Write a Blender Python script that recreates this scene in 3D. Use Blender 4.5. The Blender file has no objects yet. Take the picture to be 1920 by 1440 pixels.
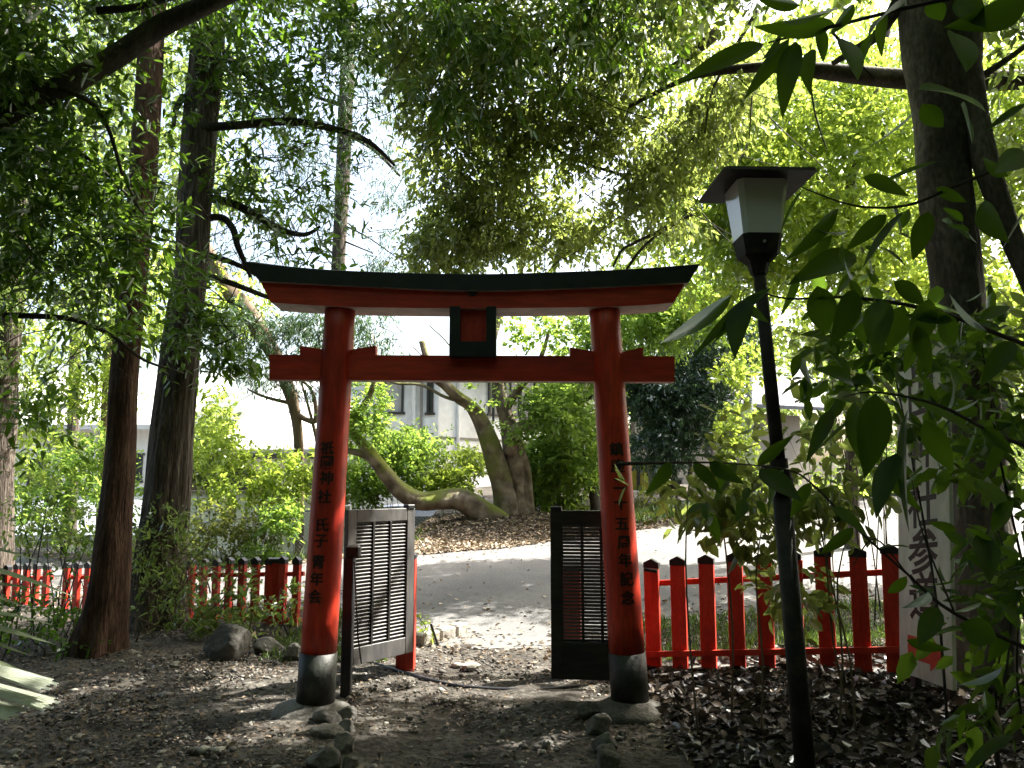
import bpy, bmesh, math, random
import numpy as np
from mathutils import Vector, Matrix
R = math.radians
S = bpy.context.scene
COL = S.collection
random.seed(7)
NP = np.random.default_rng(11)

# ---------------------------------------------------------------- camera, world, sun
FPX, CX, CY = 1493.0, 960.0, 720.0
PITCH = math.atan(195.0 / FPX)
EYE = 1.5
cam_d = bpy.data.cameras.new('camera')
cam_d.sensor_width = 36.0
cam_d.lens = 36.0 * FPX / 1920.0
cam_d.clip_start = 0.05
cam_d.clip_end = 900
cam = bpy.data.objects.new('camera', cam_d)
COL.objects.link(cam)
cam.location = (0, 0, EYE)
cam.rotation_euler = (R(90) + PITCH, 0, 0)
S.camera = cam

SUN_EL, SUN_AZ = R(52), R(64)          # azimuth clockwise from +Y (straight ahead)
w = bpy.data.worlds.new('World'); S.world = w; w.use_nodes = True
nt = w.node_tree
sky = nt.nodes.new('ShaderNodeTexSky'); sky.sky_type = 'NISHITA'
sky.sun_disc = False; sky.sun_elevation = SUN_EL; sky.sun_rotation = SUN_AZ
sky.air_density = 1.2; sky.dust_density = 7; sky.ozone_density = 1.0
nt.links.new(sky.outputs[0], nt.nodes['Background'].inputs[0])
nt.nodes['Background'].inputs[1].default_value = 0.145
sd = bpy.data.lights.new('sun', 'SUN'); sd.energy = 5.0; sd.angle = R(0.5); sd.color = (1, .95, .86)
sun = bpy.data.objects.new('sun', sd); COL.objects.link(sun)
sdir = Vector((math.sin(SUN_AZ) * math.cos(SUN_EL), math.cos(SUN_AZ) * math.cos(SUN_EL), math.sin(SUN_EL)))
sun.rotation_euler = sdir.to_track_quat('Z', 'Y').to_euler()
sun.location = sdir * 60
S.view_settings.view_transform = 'Standard'
S.view_settings.look = 'None'
S.view_settings.gamma = 1
S.view_settings.exposure = 2.2
S.cycles.max_bounces = 7
S.cycles.diffuse_bounces = 4
S.cycles.glossy_bounces = 2
S.cycles.transmission_bounces = 4
S.cycles.transparent_max_bounces = 4
S.cycles.caustics_reflective = False
S.cycles.caustics_refractive = False

# ---------------------------------------------------------------- placing helpers
CP, SP = math.cos(PITCH), math.sin(PITCH)
def P(px, py, d):
    """world point seen at photo pixel (px,py) at forward distance Y=d"""
    rx = (px - CX) / FPX; ry = (CY - py) / FPX
    dy = CP - ry * SP
    dz = SP + ry * CP
    return Vector((rx / dy * d, d, EYE + dz / dy * d))
def interp(x, pts):
    return float(np.interp(x, [p[0] for p in pts], [p[1] for p in pts]))
NEAR = [(-30, 20), (-12, 13.2), (-6, 11.0), (-2.5, 9.4), (-1.35, 9.0), (-1.0, 7.85), (.95, 7.6), (1.3, 8.7), (2, 8.9), (5, 9.9), (10, 12.0), (20, 16), (40, 24)]
FAR = [(-30, 24), (-12, 16.6), (-6, 14.0), (-2.5, 12.9), (-1.5, 12.9), (0, 13.6), (2.5, 15.6), (5.3, 18.3), (10.3, 21.8), (20, 28), (40, 42)]
def sst(a, b, x):
    t = np.clip((np.asarray(x, float) - a) / (b - a), 0, 1); return t * t * (3 - 2 * t)
def _interpv(x, pts):
    return np.interp(x, [p[0] for p in pts], [p[1] for p in pts])
def terr(x, y):
    x = np.asarray(x, float); y = np.asarray(y, float)
    yy = np.minimum(y, 26)
    z = 0.09 * 0.5 * ((yy - 8) + np.sqrt((yy - 8) ** 2 + .15))
    z = z * (1 - .75 * sst(-1.6, -5.0, x) * (1 - sst(14, 20, y)))
    z = z + 0.12 * sst(1.2, 2.6, x) * (1 - sst(7, 8.6, y))
    z = z + 0.05 * sst(-1.6, -3.2, x) * (1 - sst(8, 9.5, y))
    yf = _interpv(x, FAR)
    m = sst(-1.6, -3.0, x) * sst(.5, 2.2, y - yf)
    z = z * (1 - m) + m * (-0.35)
    z = z + .22 * np.exp(-(((x - .0) / 1.5) ** 2 + ((y - 16.4) / 1.3) ** 2))
    # shallow dish of the trodden path
    z = z - .04 * np.exp(-((x + .1) / .9) ** 2) * (1 - sst(7, 8, y))
    return z
def T(x, y): return float(terr(x, y))
def G(px, py):
    lo = None
    for i in range(3000):
        d = 2.0 + i * .02
        p = P(px, py, d)
        if p.z < T(p.x, p.y): return Vector((p.x, p.y, T(p.x, p.y)))
    return P(px, py, 30)

# ---------------------------------------------------------------- object helpers
def tag(o, label=None, cat=None, group=None, kind=None):
    if label: o['label'] = label
    if cat: o['category'] = cat
    if group: o['group'] = group
    if kind: o['kind'] = kind
    return o
def empty(name, loc, label, cat, group=None):
    o = bpy.data.objects.new(name, None); COL.objects.link(o); o.location = loc
    o.empty_display_size = .2
    return tag(o, label, cat, group)
def link_mesh(name, me, mats, parent=None, smooth=False):
    o = bpy.data.objects.new(name, me); COL.objects.link(o)
    for m in (mats if isinstance(mats, (list, tuple)) else [mats]): me.materials.append(m)
    if smooth: me.polygons.foreach_set('use_smooth', [True] * len(me.polygons))
    if parent is not None:
        o.parent = parent
        if parent.type == 'EMPTY': o.matrix_parent_inverse = Matrix.Translation(-Vector(parent.location))
    return o
def raw(name, verts, faces, mats, parent=None, smooth=False, fm=None):
    me = bpy.data.meshes.new(name)
    me.from_pydata([tuple(v) for v in verts], [], faces)
    if fm is not None: me.polygons.foreach_set('material_index', fm)
    me.update()
    return link_mesh(name, me, mats, parent, smooth)
class MB:
    """collects simple solids into one mesh"""
    def __init__(s): s.v = []; s.f = []; s.m = []
    def add(s, vs, fs, mi=0):
        b = len(s.v); s.v += [tuple(v) for v in vs]; s.f += [tuple(i + b for i in f) for f in fs]; s.m += [mi] * len(fs)
        return s
    def box(s, c, size, rot=None, mi=0, bev=0.0):
        hx, hy, hz = size[0] / 2, size[1] / 2, size[2] / 2
        M = rot if rot is not None else Matrix.Identity(3)
        c = Vector(c)
        if bev <= 0:
            pts = [(sx * hx, sy * hy, sz * hz) for sx in (-1, 1) for sy in (-1, 1) for sz in (-1, 1)]
            vs = [c + M @ Vector(p) for p in pts]
            return s.add(vs, [(0, 1, 3, 2), (4, 6, 7, 5), (0, 4, 5, 1), (2, 3, 7, 6), (0, 2, 6, 4), (1, 5, 7, 3)], mi)
        bm = bmesh.new(); bmesh.ops.create_cube(bm, size=1)
        for v in bm.verts: v.co = Vector((v.co.x * size[0], v.co.y * size[1], v.co.z * size[2]))
        bmesh.ops.bevel(bm, geom=list(bm.edges), offset=bev, segments=1, affect='EDGES', profile=.5)
        vs = [c + M @ v.co for v in bm.verts]; bm.verts.index_update()
        fs = [tuple(v.index for v in f.verts) for f in bm.faces]; bm.free()
        return s.add(vs, fs, mi)
    def prism(s, poly, o, ux, uy, un, depth, mi=0):
        """polygon in (ux,uy) plane at origin o extruded along un"""
        n = len(poly); o = Vector(o)
        a = [o + ux * p[0] + uy * p[1] for p in poly]; b = [q + un * depth for q in a]
        fs = [tuple(range(n))[::-1], tuple(range(n, 2 * n))] + [(i, (i + 1) % n, n + (i + 1) % n, n + i) for i in range(n)]
        return s.add(a + b, fs, mi)
    def tube(s, pts, rad, n=8, mi=0, cap=True):
        v, f = tube_geo(pts, rad, n, 0, cap); return s.add(v, f, mi)
    def build(s, name, mats, parent=None, smooth=False):
        o = raw(name, s.v, s.f, mats, parent, smooth, s.m)
        bm = bmesh.new(); bm.from_mesh(o.data); bmesh.ops.recalc_face_normals(bm, faces=bm.faces); bm.to_mesh(o.data); bm.free()
        return o
def catmull(pts, rad, k):
    pts = [Vector(p) for p in pts]
    if k <= 1 or len(pts) < 3: return pts, list(rad)
    op, orr = [], []
    n = len(pts)
    for i in range(n - 1):
        p0 = pts[max(i - 1, 0)]; p1 = pts[i]; p2 = pts[i + 1]; p3 = pts[min(i + 2, n - 1)]
        for j in range(k):
            t = j / k
            op.append(.5 * ((2 * p1) + (p2 - p0) * t + (2 * p0 - 5 * p1 + 4 * p2 - p3) * t * t + (3 * p1 - p0 - 3 * p2 + p3) * t ** 3))
            orr.append(rad[i] * (1 - t) + rad[i + 1] * t)
    op.append(pts[-1]); orr.append(rad[-1])
    return op, orr
def tube_geo(pts, rad, n=8, k=0, cap=True, lump=0.0, seed=0, flute=0.0, ridge=0.0):
    if isinstance(rad, (int, float)): rad = [rad] * len(pts)
    pts, rad = catmull(pts, rad, k)
    rg = random.Random(seed)
    ph = [rg.uniform(0, 6.28) for _ in range(8)]
    verts, faces = [], []
    t = (pts[1] - pts[0]).normalized()
    u = t.orthogonal().normalized()
    m = len(pts); run = 0
    for i, p in enumerate(pts):
        if i: run += (p - pts[i - 1]).length
        tn = (pts[min(i + 1, m - 1)] - pts[max(i - 1, 0)])
        if tn.length > 1e-9: tn.normalize()
        else: tn = t
        u = (u - tn * u.dot(tn)).normalized(); vv = tn.cross(u)
        for j in range(n):
            a = 2 * math.pi * j / n
            r = rad[i]
            if lump: r *= 1 + lump * (math.sin(2 * a + ph[0] + run * 1.3) * .5 + math.sin(3 * a + ph[1] - run * 2.1) * .35 + math.sin(run * 5 + ph[2] + a) * .3 + math.sin(5 * a + ph[3] + run * 3.7) * .22)
            if ridge: r *= 1 + ridge * (math.sin(13 * a + ph[6] + 1.5 * math.sin(run * 2.2 + ph[1])) * .5 + math.sin(22 * a + ph[7] + 1.2 * math.sin(run * 3.1)) * .35 + .4 * math.sin(run * 11 + 3 * math.sin(5 * a)) * math.sin(9 * a))
            if flute: r *= 1 + flute * max(0, 1 - run / .9) ** 2 * (math.sin(4 * a + ph[4]) + .6 * math.sin(7 * a + ph[5]))
            verts.append(p + (u * math.cos(a) + vv * math.sin(a)) * r)
        t = tn
    for i in range(m - 1):
        for j in range(n):
            a = i * n + j; b = i * n + (j + 1) % n
            faces.append((a, b, b + n, a + n))
    if cap:
        faces.append(tuple(range(n))[::-1]); faces.append(tuple(range((m - 1) * n, m * n)))
    return verts, faces
def tube(name, pts, rad, mat, parent=None, n=12, k=6, lump=0.0, seed=0, flute=0.0, ridge=0.0):
    v, f = tube_geo(pts, rad, n, k, True, lump, seed, flute, ridge)
    return raw(name, v, f, mat, parent, True)
def tubes(name, lst, mat, parent=None, n=7, k=4, lump=.08, seed=0):
    mb = MB()
    for i, (pts, rad) in enumerate(lst):
        v, f = tube_geo(pts, rad, n, k, True, lump, seed + i); mb.add(v, f)
    return raw(name, mb.v, mb.f, mat, parent, True)

# ---------------------------------------------------------------- materials
def newmat(name):
    m = bpy.data.materials.new(name); m.use_nodes = True
    return m, m.node_tree, m.node_tree.nodes, m.node_tree.links, m.node_tree.nodes['Principled BSDF']
def ramp(N, stops):
    r = N.new('ShaderNodeValToRGB'); e = r.color_ramp.elements
    while len(e) < len(stops): e.new(.5)
    for i, (p, c) in enumerate(stops): e[i].position = p; e[i].color = (*c, 1)
    return r
def mat(name, cols, rough=.6, scale=6, detail=6, stretch=(1, 1, 1), bump=.0, bscale=None, spec=.5, metal=0, fine=None, bdist=.01):
    m, nt, N, L, B = newmat(name)
    tc = N.new('ShaderNodeTexCoord'); mp = N.new('ShaderNodeMapping'); mp.inputs['Scale'].default_value = stretch
    L.new(tc.outputs['Object'], mp.inputs[0])
    n = N.new('ShaderNodeTexNoise'); n.inputs['Scale'].default_value = scale; n.inputs['Detail'].default_value = detail; n.inputs['Roughness'].default_value = .62
    L.new(mp.outputs[0], n.inputs['Vector'])
    k = len(cols)
    r = ramp(N, [(.3 + .4 * i / max(k - 1, 1), c) for i, c in enumerate(cols)])
    L.new(n.outputs[0], r.inputs[0]); out = r.outputs[0]
    if fine:
        n2 = N.new('ShaderNodeTexNoise'); n2.inputs['Scale'].default_value = fine[0]; n2.inputs['Detail'].default_value = 4
        L.new(mp.outputs[0], n2.inputs['Vector'])
        r2 = ramp(N, [(.35, (1 - fine[1],) * 3), (.65, (1 + fine[1],) * 3)]); L.new(n2.outputs[0], r2.inputs[0])
        mx = N.new('ShaderNodeMixRGB'); mx.blend_type = 'MULTIPLY'; mx.inputs[0].default_value = 1
        L.new(out, mx.inputs[1]); L.new(r2.outputs[0], mx.inputs[2]); out = mx.outputs[0]
    L.new(out, B.inputs['Base Color'])
    B.inputs['Roughness'].default_value = rough; B.inputs['Specular IOR Level'].default_value = spec; B.inputs['Metallic'].default_value = metal
    if bump:
        nb = N.new('ShaderNodeTexNoise'); nb.inputs['Scale'].default_value = bscale or scale * 4; nb.inputs['Detail'].default_value = 6
        L.new(mp.outputs[0], nb.inputs['Vector'])
        bp = N.new('ShaderNodeBump'); bp.inputs['Strength'].default_value = bump; bp.inputs['Distance'].default_value = bdist
        L.new(nb.outputs[0], bp.inputs['Height']); L.new(bp.outputs[0], B.inputs['Normal'])
    return m
def leafmat(name, dark, light, tr, tmix=.5, gloss=.06, grough=.35, vein=False):
    """thin leaf: diffuse + light passing through + a little sheen; per-leaf variation from the mesh attribute"""
    m, nt, N, L, B = newmat(name); N.remove(B)
    out = [x for x in N if x.type == 'OUTPUT_MATERIAL'][0]
    at = N.new('ShaderNodeAttribute'); at.attribute_name = 'rnd'
    r = ramp(N, [(0, dark), (.85, light), (1, tuple(min(1, c * 1.5) for c in light))]); L.new(at.outputs['Fac'], r.inputs[0])
    col = r.outputs[0]
    d = N.new('ShaderNodeBsdfDiffuse'); L.new(col, d.inputs[0])
    t = N.new('ShaderNodeBsdfTranslucent')
    mx = N.new('ShaderNodeMixRGB'); mx.blend_type = 'MULTIPLY'; mx.inputs[0].default_value = .75
    r3 = ramp(N, [(0, (.5, .5, .5)), (1, (1.2, 1.15, 1.0))]); L.new(at.outputs['Fac'], r3.inputs[0])
    mx.inputs[1].default_value = (*tr, 1); L.new(r3.outputs[0], mx.inputs[2]); L.new(mx.outputs[0], t.inputs[0])
    a = N.new('ShaderNodeMixShader'); a.inputs[0].default_value = tmix
    L.new(d.outputs[0], a.inputs[1]); L.new(t.outputs[0], a.inputs[2])
    g = N.new('ShaderNodeBsdfGlossy'); g.inputs['Roughness'].default_value = grough; g.inputs[0].default_value = (.38, .42, .44, 1) if vein else (.9, .95, 1, 1)
    fr = N.new('ShaderNodeFresnel'); fr.inputs[0].default_value = 1.42
    ml = N.new('ShaderNodeMath'); ml.operation = 'MULTIPLY'; ml.inputs[1].default_value = gloss * 10
    L.new(fr.outputs[0], ml.inputs[0])
    b = N.new('ShaderNodeMixShader'); L.new(ml.outputs[0], b.inputs[0]); L.new(a.outputs[0], b.inputs[1]); L.new(g.outputs[0], b.inputs[2])
    L.new(b.outputs[0], out.inputs[0])
    if vein:
        uv = N.new('ShaderNodeAttribute'); uv.attribute_name = 'lv'
        wv = N.new('ShaderNodeTexWave'); wv.inputs['Scale'].default_value = 5.5; wv.wave_type = 'BANDS'; wv.bands_direction = 'X'
        L.new(uv.outputs['Vector'], wv.inputs[0])
        bp = N.new('ShaderNodeBump'); bp.inputs['Strength'].default_value = .12; bp.inputs['Distance'].default_value = .003
        L.new(wv.outputs[1], bp.inputs['Height'])
        for s_ in (d, g): L.new(bp.outputs[0], s_.inputs['Normal'])
    return m

M = {}
M['red'] = mat('vermilion_paint', [(.32, .02, .013), (.49, .034, .014), (.6, .065, .022)], .42, 2.2, 9, (1.6, 1.6, .3), .4, 24, .45, fine=(22, .24), bdist=.003)
M['redbeam'] = mat('vermilion_beam_paint', [(.30, .02, .014), (.46, .03, .014), (.56, .055, .02)], .45, 2.2, 9, (.3, 1.6, 1.8), .4, 24, .45, fine=(20, .2), bdist=.003)
M['underside'] = mat('shade_greyed_paint', [(.36, .31, .28), (.48, .42, .38), (.56, .51, .47)], .7, 3, 8, fine=(14, .15))  # pale paint of beam undersides and ends, greyed in the colour for shade
M['redwood'] = mat('vermilion_wood', [(.34, .018, .012), (.48, .03, .014), (.56, .06, .03)], .5, 4, 8, (3, 3, .6), .35, 26, .4, fine=(40, .2), bdist=.003)
M['black'] = mat('black_paint', [(.008, .009, .011), (.018, .02, .024)], .42, 6, 5, bump=.15, spec=.4)
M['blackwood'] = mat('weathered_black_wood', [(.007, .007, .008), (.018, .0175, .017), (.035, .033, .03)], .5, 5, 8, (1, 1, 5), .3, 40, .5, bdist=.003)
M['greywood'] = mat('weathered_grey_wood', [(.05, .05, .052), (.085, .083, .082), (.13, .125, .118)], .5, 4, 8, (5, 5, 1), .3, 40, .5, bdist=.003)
M['white'] = mat('white_paint', [(.55, .52, .47), (.72, .7, .66), (.78, .77, .74)], .55, 3, 6, bump=.1)
M['base_black'] = mat('black_pillar_sleeve', [(.008, .009, .008), (.018, .02, .017), (.035, .042, .028)], .55, 7, 8, bump=.4, fine=(35, .3))
M['stone'] = mat('grey_stone', [(.045, .042, .036), (.10, .095, .085), (.19, .185, .17)], .85, 4, 10, bump=.8, bscale=18, fine=(60, .25), bdist=.02)
M['stonelight'] = mat('pale_stone', [(.18, .17, .15), (.3, .285, .25), (.4, .38, .34)], .85, 5, 10, bump=.7, bscale=22, fine=(70, .2), bdist=.015)
M['bark_red'] = mat('reddish_bark', [(.028, .017, .012), (.07, .04, .028), (.13, .08, .055)], .9, 5, 10, (3.5, 3.5, .5), .9, 14, .2, fine=(30, .35), bdist=.03)
M['bark_grey'] = mat('furrowed_grey_bark', [(.03, .024, .02), (.085, .07, .058), (.17, .145, .12)], .9, 5.5, 10, (4.5, 4.5, .35), 1.0, 12, .2, fine=(24, .4), bdist=.04)
M['bark_dark'] = mat('dark_smooth_bark', [(.012, .011, .009), (.035, .03, .024), (.085, .075, .06)], .85, 2.6, 8, (1.5, 1.5, .6), .7, 26, .3, fine=(30, .3), bdist=.012)
M['bark_right'] = mat('mottled_grey_bark', [(.025, .022, .018), (.075, .066, .054), (.17, .155, .13)], .85, 2.2, 9, (1.3, 1.3, .55), .9, 24, .3, fine=(26, .35), bdist=.015)
M['bark_pale'] = mat('pale_tan_bark', [(.10, .075, .05), (.2, .15, .1)], .85, 3, 8, (2, 2, .5), .6, 22, .2, bdist=.01)
# mossy bark of the bent maple
def mossbark():
    m, nt, N, L, B = newmat('mossy_bark')
    tc = N.new('ShaderNodeTexCoord')
    n = N.new('ShaderNodeTexNoise'); n.inputs['Scale'].default_value = 5; n.inputs['Detail'].default_value = 10; L.new(tc.outputs['Object'], n.inputs[0])
    r = ramp(N, [(.3, (.07, .055, .042)), (.5, (.16, .13, .10)), (.7, (.27, .23, .185))]); L.new(n.outputs[0], r.inputs[0])
    n2 = N.new('ShaderNodeTexNoise'); n2.inputs['Scale'].default_value = 1.5; n2.inputs['Detail'].default_value = 8; L.new(tc.outputs['Object'], n2.inputs[0])
    ge = N.new('ShaderNodeNewGeometry'); sx = N.new('ShaderNodeSeparateXYZ'); L.new(ge.outputs['Normal'], sx.inputs[0])
    ma = N.new('ShaderNodeMath'); ma.operation = 'MULTIPLY_ADD'; ma.inputs[1].default_value = .32; L.new(sx.outputs[2], ma.inputs[0]); L.new(n2.outputs[0], ma.inputs[2])
    r2 = ramp(N, [(.52, (0, 0, 0)), (.72, (1, 1, 1))]); L.new(ma.outputs[0], r2.inputs[0])
    mx = N.new('ShaderNodeMixRGB'); L.new(r2.outputs[0], mx.inputs[0]); L.new(r.outputs[0], mx.inputs[1]); mx.inputs[2].default_value = (.13, .15, .035, 1)
    L.new(mx.outputs[0], B.inputs['Base Color']); B.inputs['Roughness'].default_value = .95; B.inputs['Specular IOR Level'].default_value = .1
    bp = N.new('ShaderNodeBump'); bp.inputs['Strength'].default_value = 1; bp.inputs['Distance'].default_value = .04; L.new(n.outputs[0], bp.inputs['Height']); L.new(bp.outputs[0], B.inputs['Normal'])
    return m
M['bark_moss'] = mossbark()
M['soil'] = mat('trodden_soil', [(.028, .025, .021), (.064, .058, .050), (.12, .111, .096)], .95, 1.8, 12, bump=.9, bscale=26, spec=.15, fine=(22, .45), bdist=.03)
M['asphalt'] = mat('worn_asphalt', [(.105, .105, .106), (.14, .139, .136), (.18, .176, .168)], .9, .8, 10, bump=.5, bscale=120, spec=.2, fine=(45, .25), bdist=.006)
M['hose'] = mat('black_rubber', [(.014, .014, .018), (.03, .03, .035)], .4, 9)
M['metal_dark'] = mat('dark_painted_steel', [(.006, .006, .006), (.014, .013, .012), (.04, .03, .024)], .6, 9, 6, bump=.2, spec=.25, fine=(50, .2))
M['galv'] = mat('galvanised_steel', [(.3, .31, .31), (.45, .46, .46)], .45, 9, metal=.5)
M['plaster'] = mat('cream_plaster', [(.7, .67, .61), (.8, .78, .74), (.84, .82, .79)], .85, 1.2, 9, bump=.25, bscale=60, fine=(6, .05))
M['plasterdark'] = mat('tan_plaster', [(.2, .18, .15), (.28, .255, .215)], .9, 1.2, 9, bump=.2, bscale=60)
M['roofpale'] = mat('pale_metal_roof', [(.5, .5, .48), (.62, .62, .6)], .45, 2, 6, (1, 6, 1))
M['rooftile'] = mat('blue_grey_tile', [(.04, .045, .055), (.09, .1, .12)], .4, 6, 6, bump=.3)
M['frame'] = mat('dark_window_frame', [(.02, .018, .016), (.04, .036, .032)], .4, 9)
def glass():
    m, nt, N, L, B = newmat('window_glass')
    B.inputs['Base Color'].default_value = (.10, .11, .11, 1); B.inputs['Roughness'].default_value = .08; B.inputs['Specular IOR Level'].default_value = .9
    return m
M['glass'] = glass()
M['curtain'] = mat('pale_curtain', [(.42, .4, .37), (.55, .53, .5)], .9, 6, 4, (14, 1, .2))
M['ink'] = mat('ink_lettering', [(.016, .010, .009), (.05, .022, .018)], .6, 40, spec=.3)
M['signboard'] = mat('weathered_white_board', [(.42, .42, .36), (.56, .56, .5), (.64, .64, .58)], .7, 3, 8, (1, 1, .4), .15, 30, .3, fine=(20, .1))
M['signred'] = mat('faded_red_sign_paint', [(.45, .03, .012), (.6, .06, .02)], .6, 12)
M['lampglass'] = mat('milky_acrylic', [(.62, .63, .6), (.7, .7, .67)], .12, 3, 4, spec=.6)
M['carpaint'] = mat('silver_car_paint', [(.42, .45, .5), (.46, .49, .54)], .25, 2, metal=.4)
M['rubber'] = mat('tyre_rubber', [(.015, .015, .015), (.03, .03, .03)], .8, 9)
M['yellow'] = mat('yellow_panel', [(.45, .36, .03), (.58, .48, .06)], .6, 4)
M['greenpost'] = mat('pale_green_panel', [(.34, .38, .2), (.42, .46, .26)], .6, 4)
M['palm'] = leafmat('palm_blade', (.10, .13, .06), (.26, .3, .18), (.25, .3, .12), .35, .12, .35)
M['palmcut'] = mat('bleached_cut_palm', [(.5, .53, .43), (.72, .75, .66), (.8, .82, .77)], .55, 3, 6, (2, 30, 2), .5, 30)
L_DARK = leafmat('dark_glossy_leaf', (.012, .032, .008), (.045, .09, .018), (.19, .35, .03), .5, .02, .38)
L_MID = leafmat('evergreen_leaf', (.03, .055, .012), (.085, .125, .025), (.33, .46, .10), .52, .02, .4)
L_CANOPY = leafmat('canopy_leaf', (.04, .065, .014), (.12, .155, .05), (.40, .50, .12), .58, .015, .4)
L_YEL = leafmat('sunlit_yellow_green_leaf', (.035, .07, .01), (.10, .16, .02), (.52, .68, .10), .6, .015, .4)
L_MAPLE = leafmat('maple_leaf', (.035, .085, .014), (.09, .17, .03), (.38, .56, .09), .58, .01, .5)
L_OLIVE = leafmat('olive_leaf', (.03, .045, .014), (.085, .10, .03), (.30, .35, .06), .5, .015, .4)
L_NEEDLE = leafmat('cedar_needles', (.02, .045, .022), (.05, .09, .04), (.12, .22, .07), .35, .01, .5)
L_NEAR = leafmat('large_glossy_leaf', (.009, .024, .006), (.024, .055, .012), (.15, .29, .014), .42, .05, .42, True)
L_CONIFER = leafmat('conifer_leaf', (.016, .032, .018), (.045, .075, .04), (.09, .17, .06), .38, .015, .5)
L_LITTER = leafmat('dry_leaf', (.035, .026, .018), (.17, .13, .09), (.12, .08, .04), .12, .03, .5)
L_LITTER3 = leafmat('shade_darkened_leaf', (.016, .012, .009), (.08, .062, .045), (.04, .03, .018), .1, .03, .5)  # litter by the right fence and lamp, shade put into its darker colour
L_LITTER2 = leafmat('pale_dry_leaf', (.14, .105, .07), (.42, .33, .23), (.2, .14, .08), .15, .03, .5)
L_GRASS = leafmat('grass_blade', (.03, .055, .012), (.10, .15, .03), (.18, .3, .04), .4, .03, .5)

# ---------------------------------------------------------------- leaf meshes
def norm(a): return a / np.maximum(np.linalg.norm(a, axis=-1, keepdims=True), 1e-9)
HEX = (np.array([0, .28, .68, 1, .68, .28]), np.array([0, 1, .82, 0, -.82, -1]), np.array([0, .3, .22, -.1, .22, .3]), [(0, 1, 2, 3), (0, 3, 4, 5)])
KITE = (np.array([0, .42, 1, .42]), np.array([0, 1, 0, -1]), np.array([0, .25, 0, .25]), [(0, 1, 2), (0, 2, 3)])
def long_leaf(ns=9):
    t = []; s = []; h = []; f = []
    prof = lambda u: (math.sin(math.pi * u ** .8) ** .85) * (1 - .25 * u)
    for i in range(ns + 1):
        u = i / ns; pw = prof(u) if 0 < i < ns else 0.02
        for q, hh in ((-1, .28), (-.5, .12), (0, 0), (.5, .12), (1, .28)):
            t.append(u); s.append(q * pw); h.append(hh * pw)
    for i in range(ns):
        for j in range(4):
            a = i * 5 + j; f.append((a, a + 1, a + 6, a + 5))
    return (np.array(t), np.array(s), np.array(h), f)
LONG = long_leaf()
def leaves(name, pos, axis, nrm, L, W, mats, parent=None, tpl=HEX, rnd=None, droop=0.0, smooth=False, rng=NP, kind=None):
    pos = np.asarray(pos, float); n = len(pos)
    axis = norm(np.asarray(axis, float)); nrm = np.asarray(nrm, float)
    side = norm(np.cross(axis, nrm)); up = np.cross(side, axis)
    t, s, h, F = tpl
    L = np.broadcast_to(np.asarray(L, float), (n,)); W = np.broadcast_to(np.asarray(W, float), (n,))
    k = len(t)
    dr = np.broadcast_to(np.asarray(droop, float), (n,))
    V = (pos[:, None, :] + axis[:, None, :] * (t[None, :, None] * L[:, None, None])
         + side[:, None, :] * (s[None, :, None] * W[:, None, None])
         + up[:, None, :] * (h[None, :, None] * W[:, None, None] - (dr[:, None] * t[None, :] ** 2 * L[:, None])[:, :, None]))
    me = bpy.data.meshes.new(name)
    me.vertices.add(n * k); me.vertices.foreach_set('co', V.astype(np.float32).ravel())
    fl = len(F[0]); nf = len(F)
    idx = (np.arange(n)[:, None, None] * k + np.array(F)[None]).reshape(-1)
    me.loops.add(n * nf * fl); me.loops.foreach_set('vertex_index', idx.astype(np.int32))
    me.polygons.add(n * nf)
    me.polygons.foreach_set('loop_start', np.arange(0, n * nf * fl, fl, dtype=np.int32))
    me.update(calc_edges=True)
    if rnd is None: rnd = rng.random(n)
    a = me.attributes.new('rnd', 'FLOAT', 'POINT'); a.data.foreach_set('value', np.repeat(rnd, k).astype(np.float32))
    if tpl is LONG:
        b = me.attributes.new('lv', 'FLOAT_VECTOR', 'POINT')
        q = np.stack([t * 1.0 + np.abs(s) * .5 * -.35, s, s * 0], 1)
        b.data.foreach_set('vector', np.tile(q, (n, 1)).astype(np.float32).ravel())
    o = link_mesh(name, me, mats, parent, smooth)
    if kind: o['kind'] = kind
    return o
def clump(p, rng, scale=1.0, waves=10):
    """soft 3-D noise for open and dense patches"""
    v = np.zeros(len(p))
    for _ in range(waves):
        d = norm(rng.normal(size=3)); k = rng.uniform(2.5, 9) / scale
        v += np.sin(p @ d * k + rng.uniform(0, 6.28))
    return v / math.sqrt(waves / 2)
def blob(px, py, d, rx, ry, rd=1.0, w=None):
    c = P(px, py, d); s = math.hypot(c.y, c.z - EYE) / FPX * 1.0
    return (c.x, c.y, c.z, rx * s, rd, ry * s, w if w else rx * ry)
SD = np.array(sdir[:])
GAPS = []
def sun_gap(px, py, r, d=None):
    q = G(px, py) if d is None else P(px, py, d); GAPS.append((np.array(q[:]), r))
def in_sun_gap(p, mg):
    m = np.zeros(len(p), bool)
    for q, r in GAPS:
        v = p - q; t = v @ SD
        m |= (np.linalg.norm(v - t[:, None] * SD, axis=1) < r + mg) & (t > 1.6)
    return m
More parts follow.
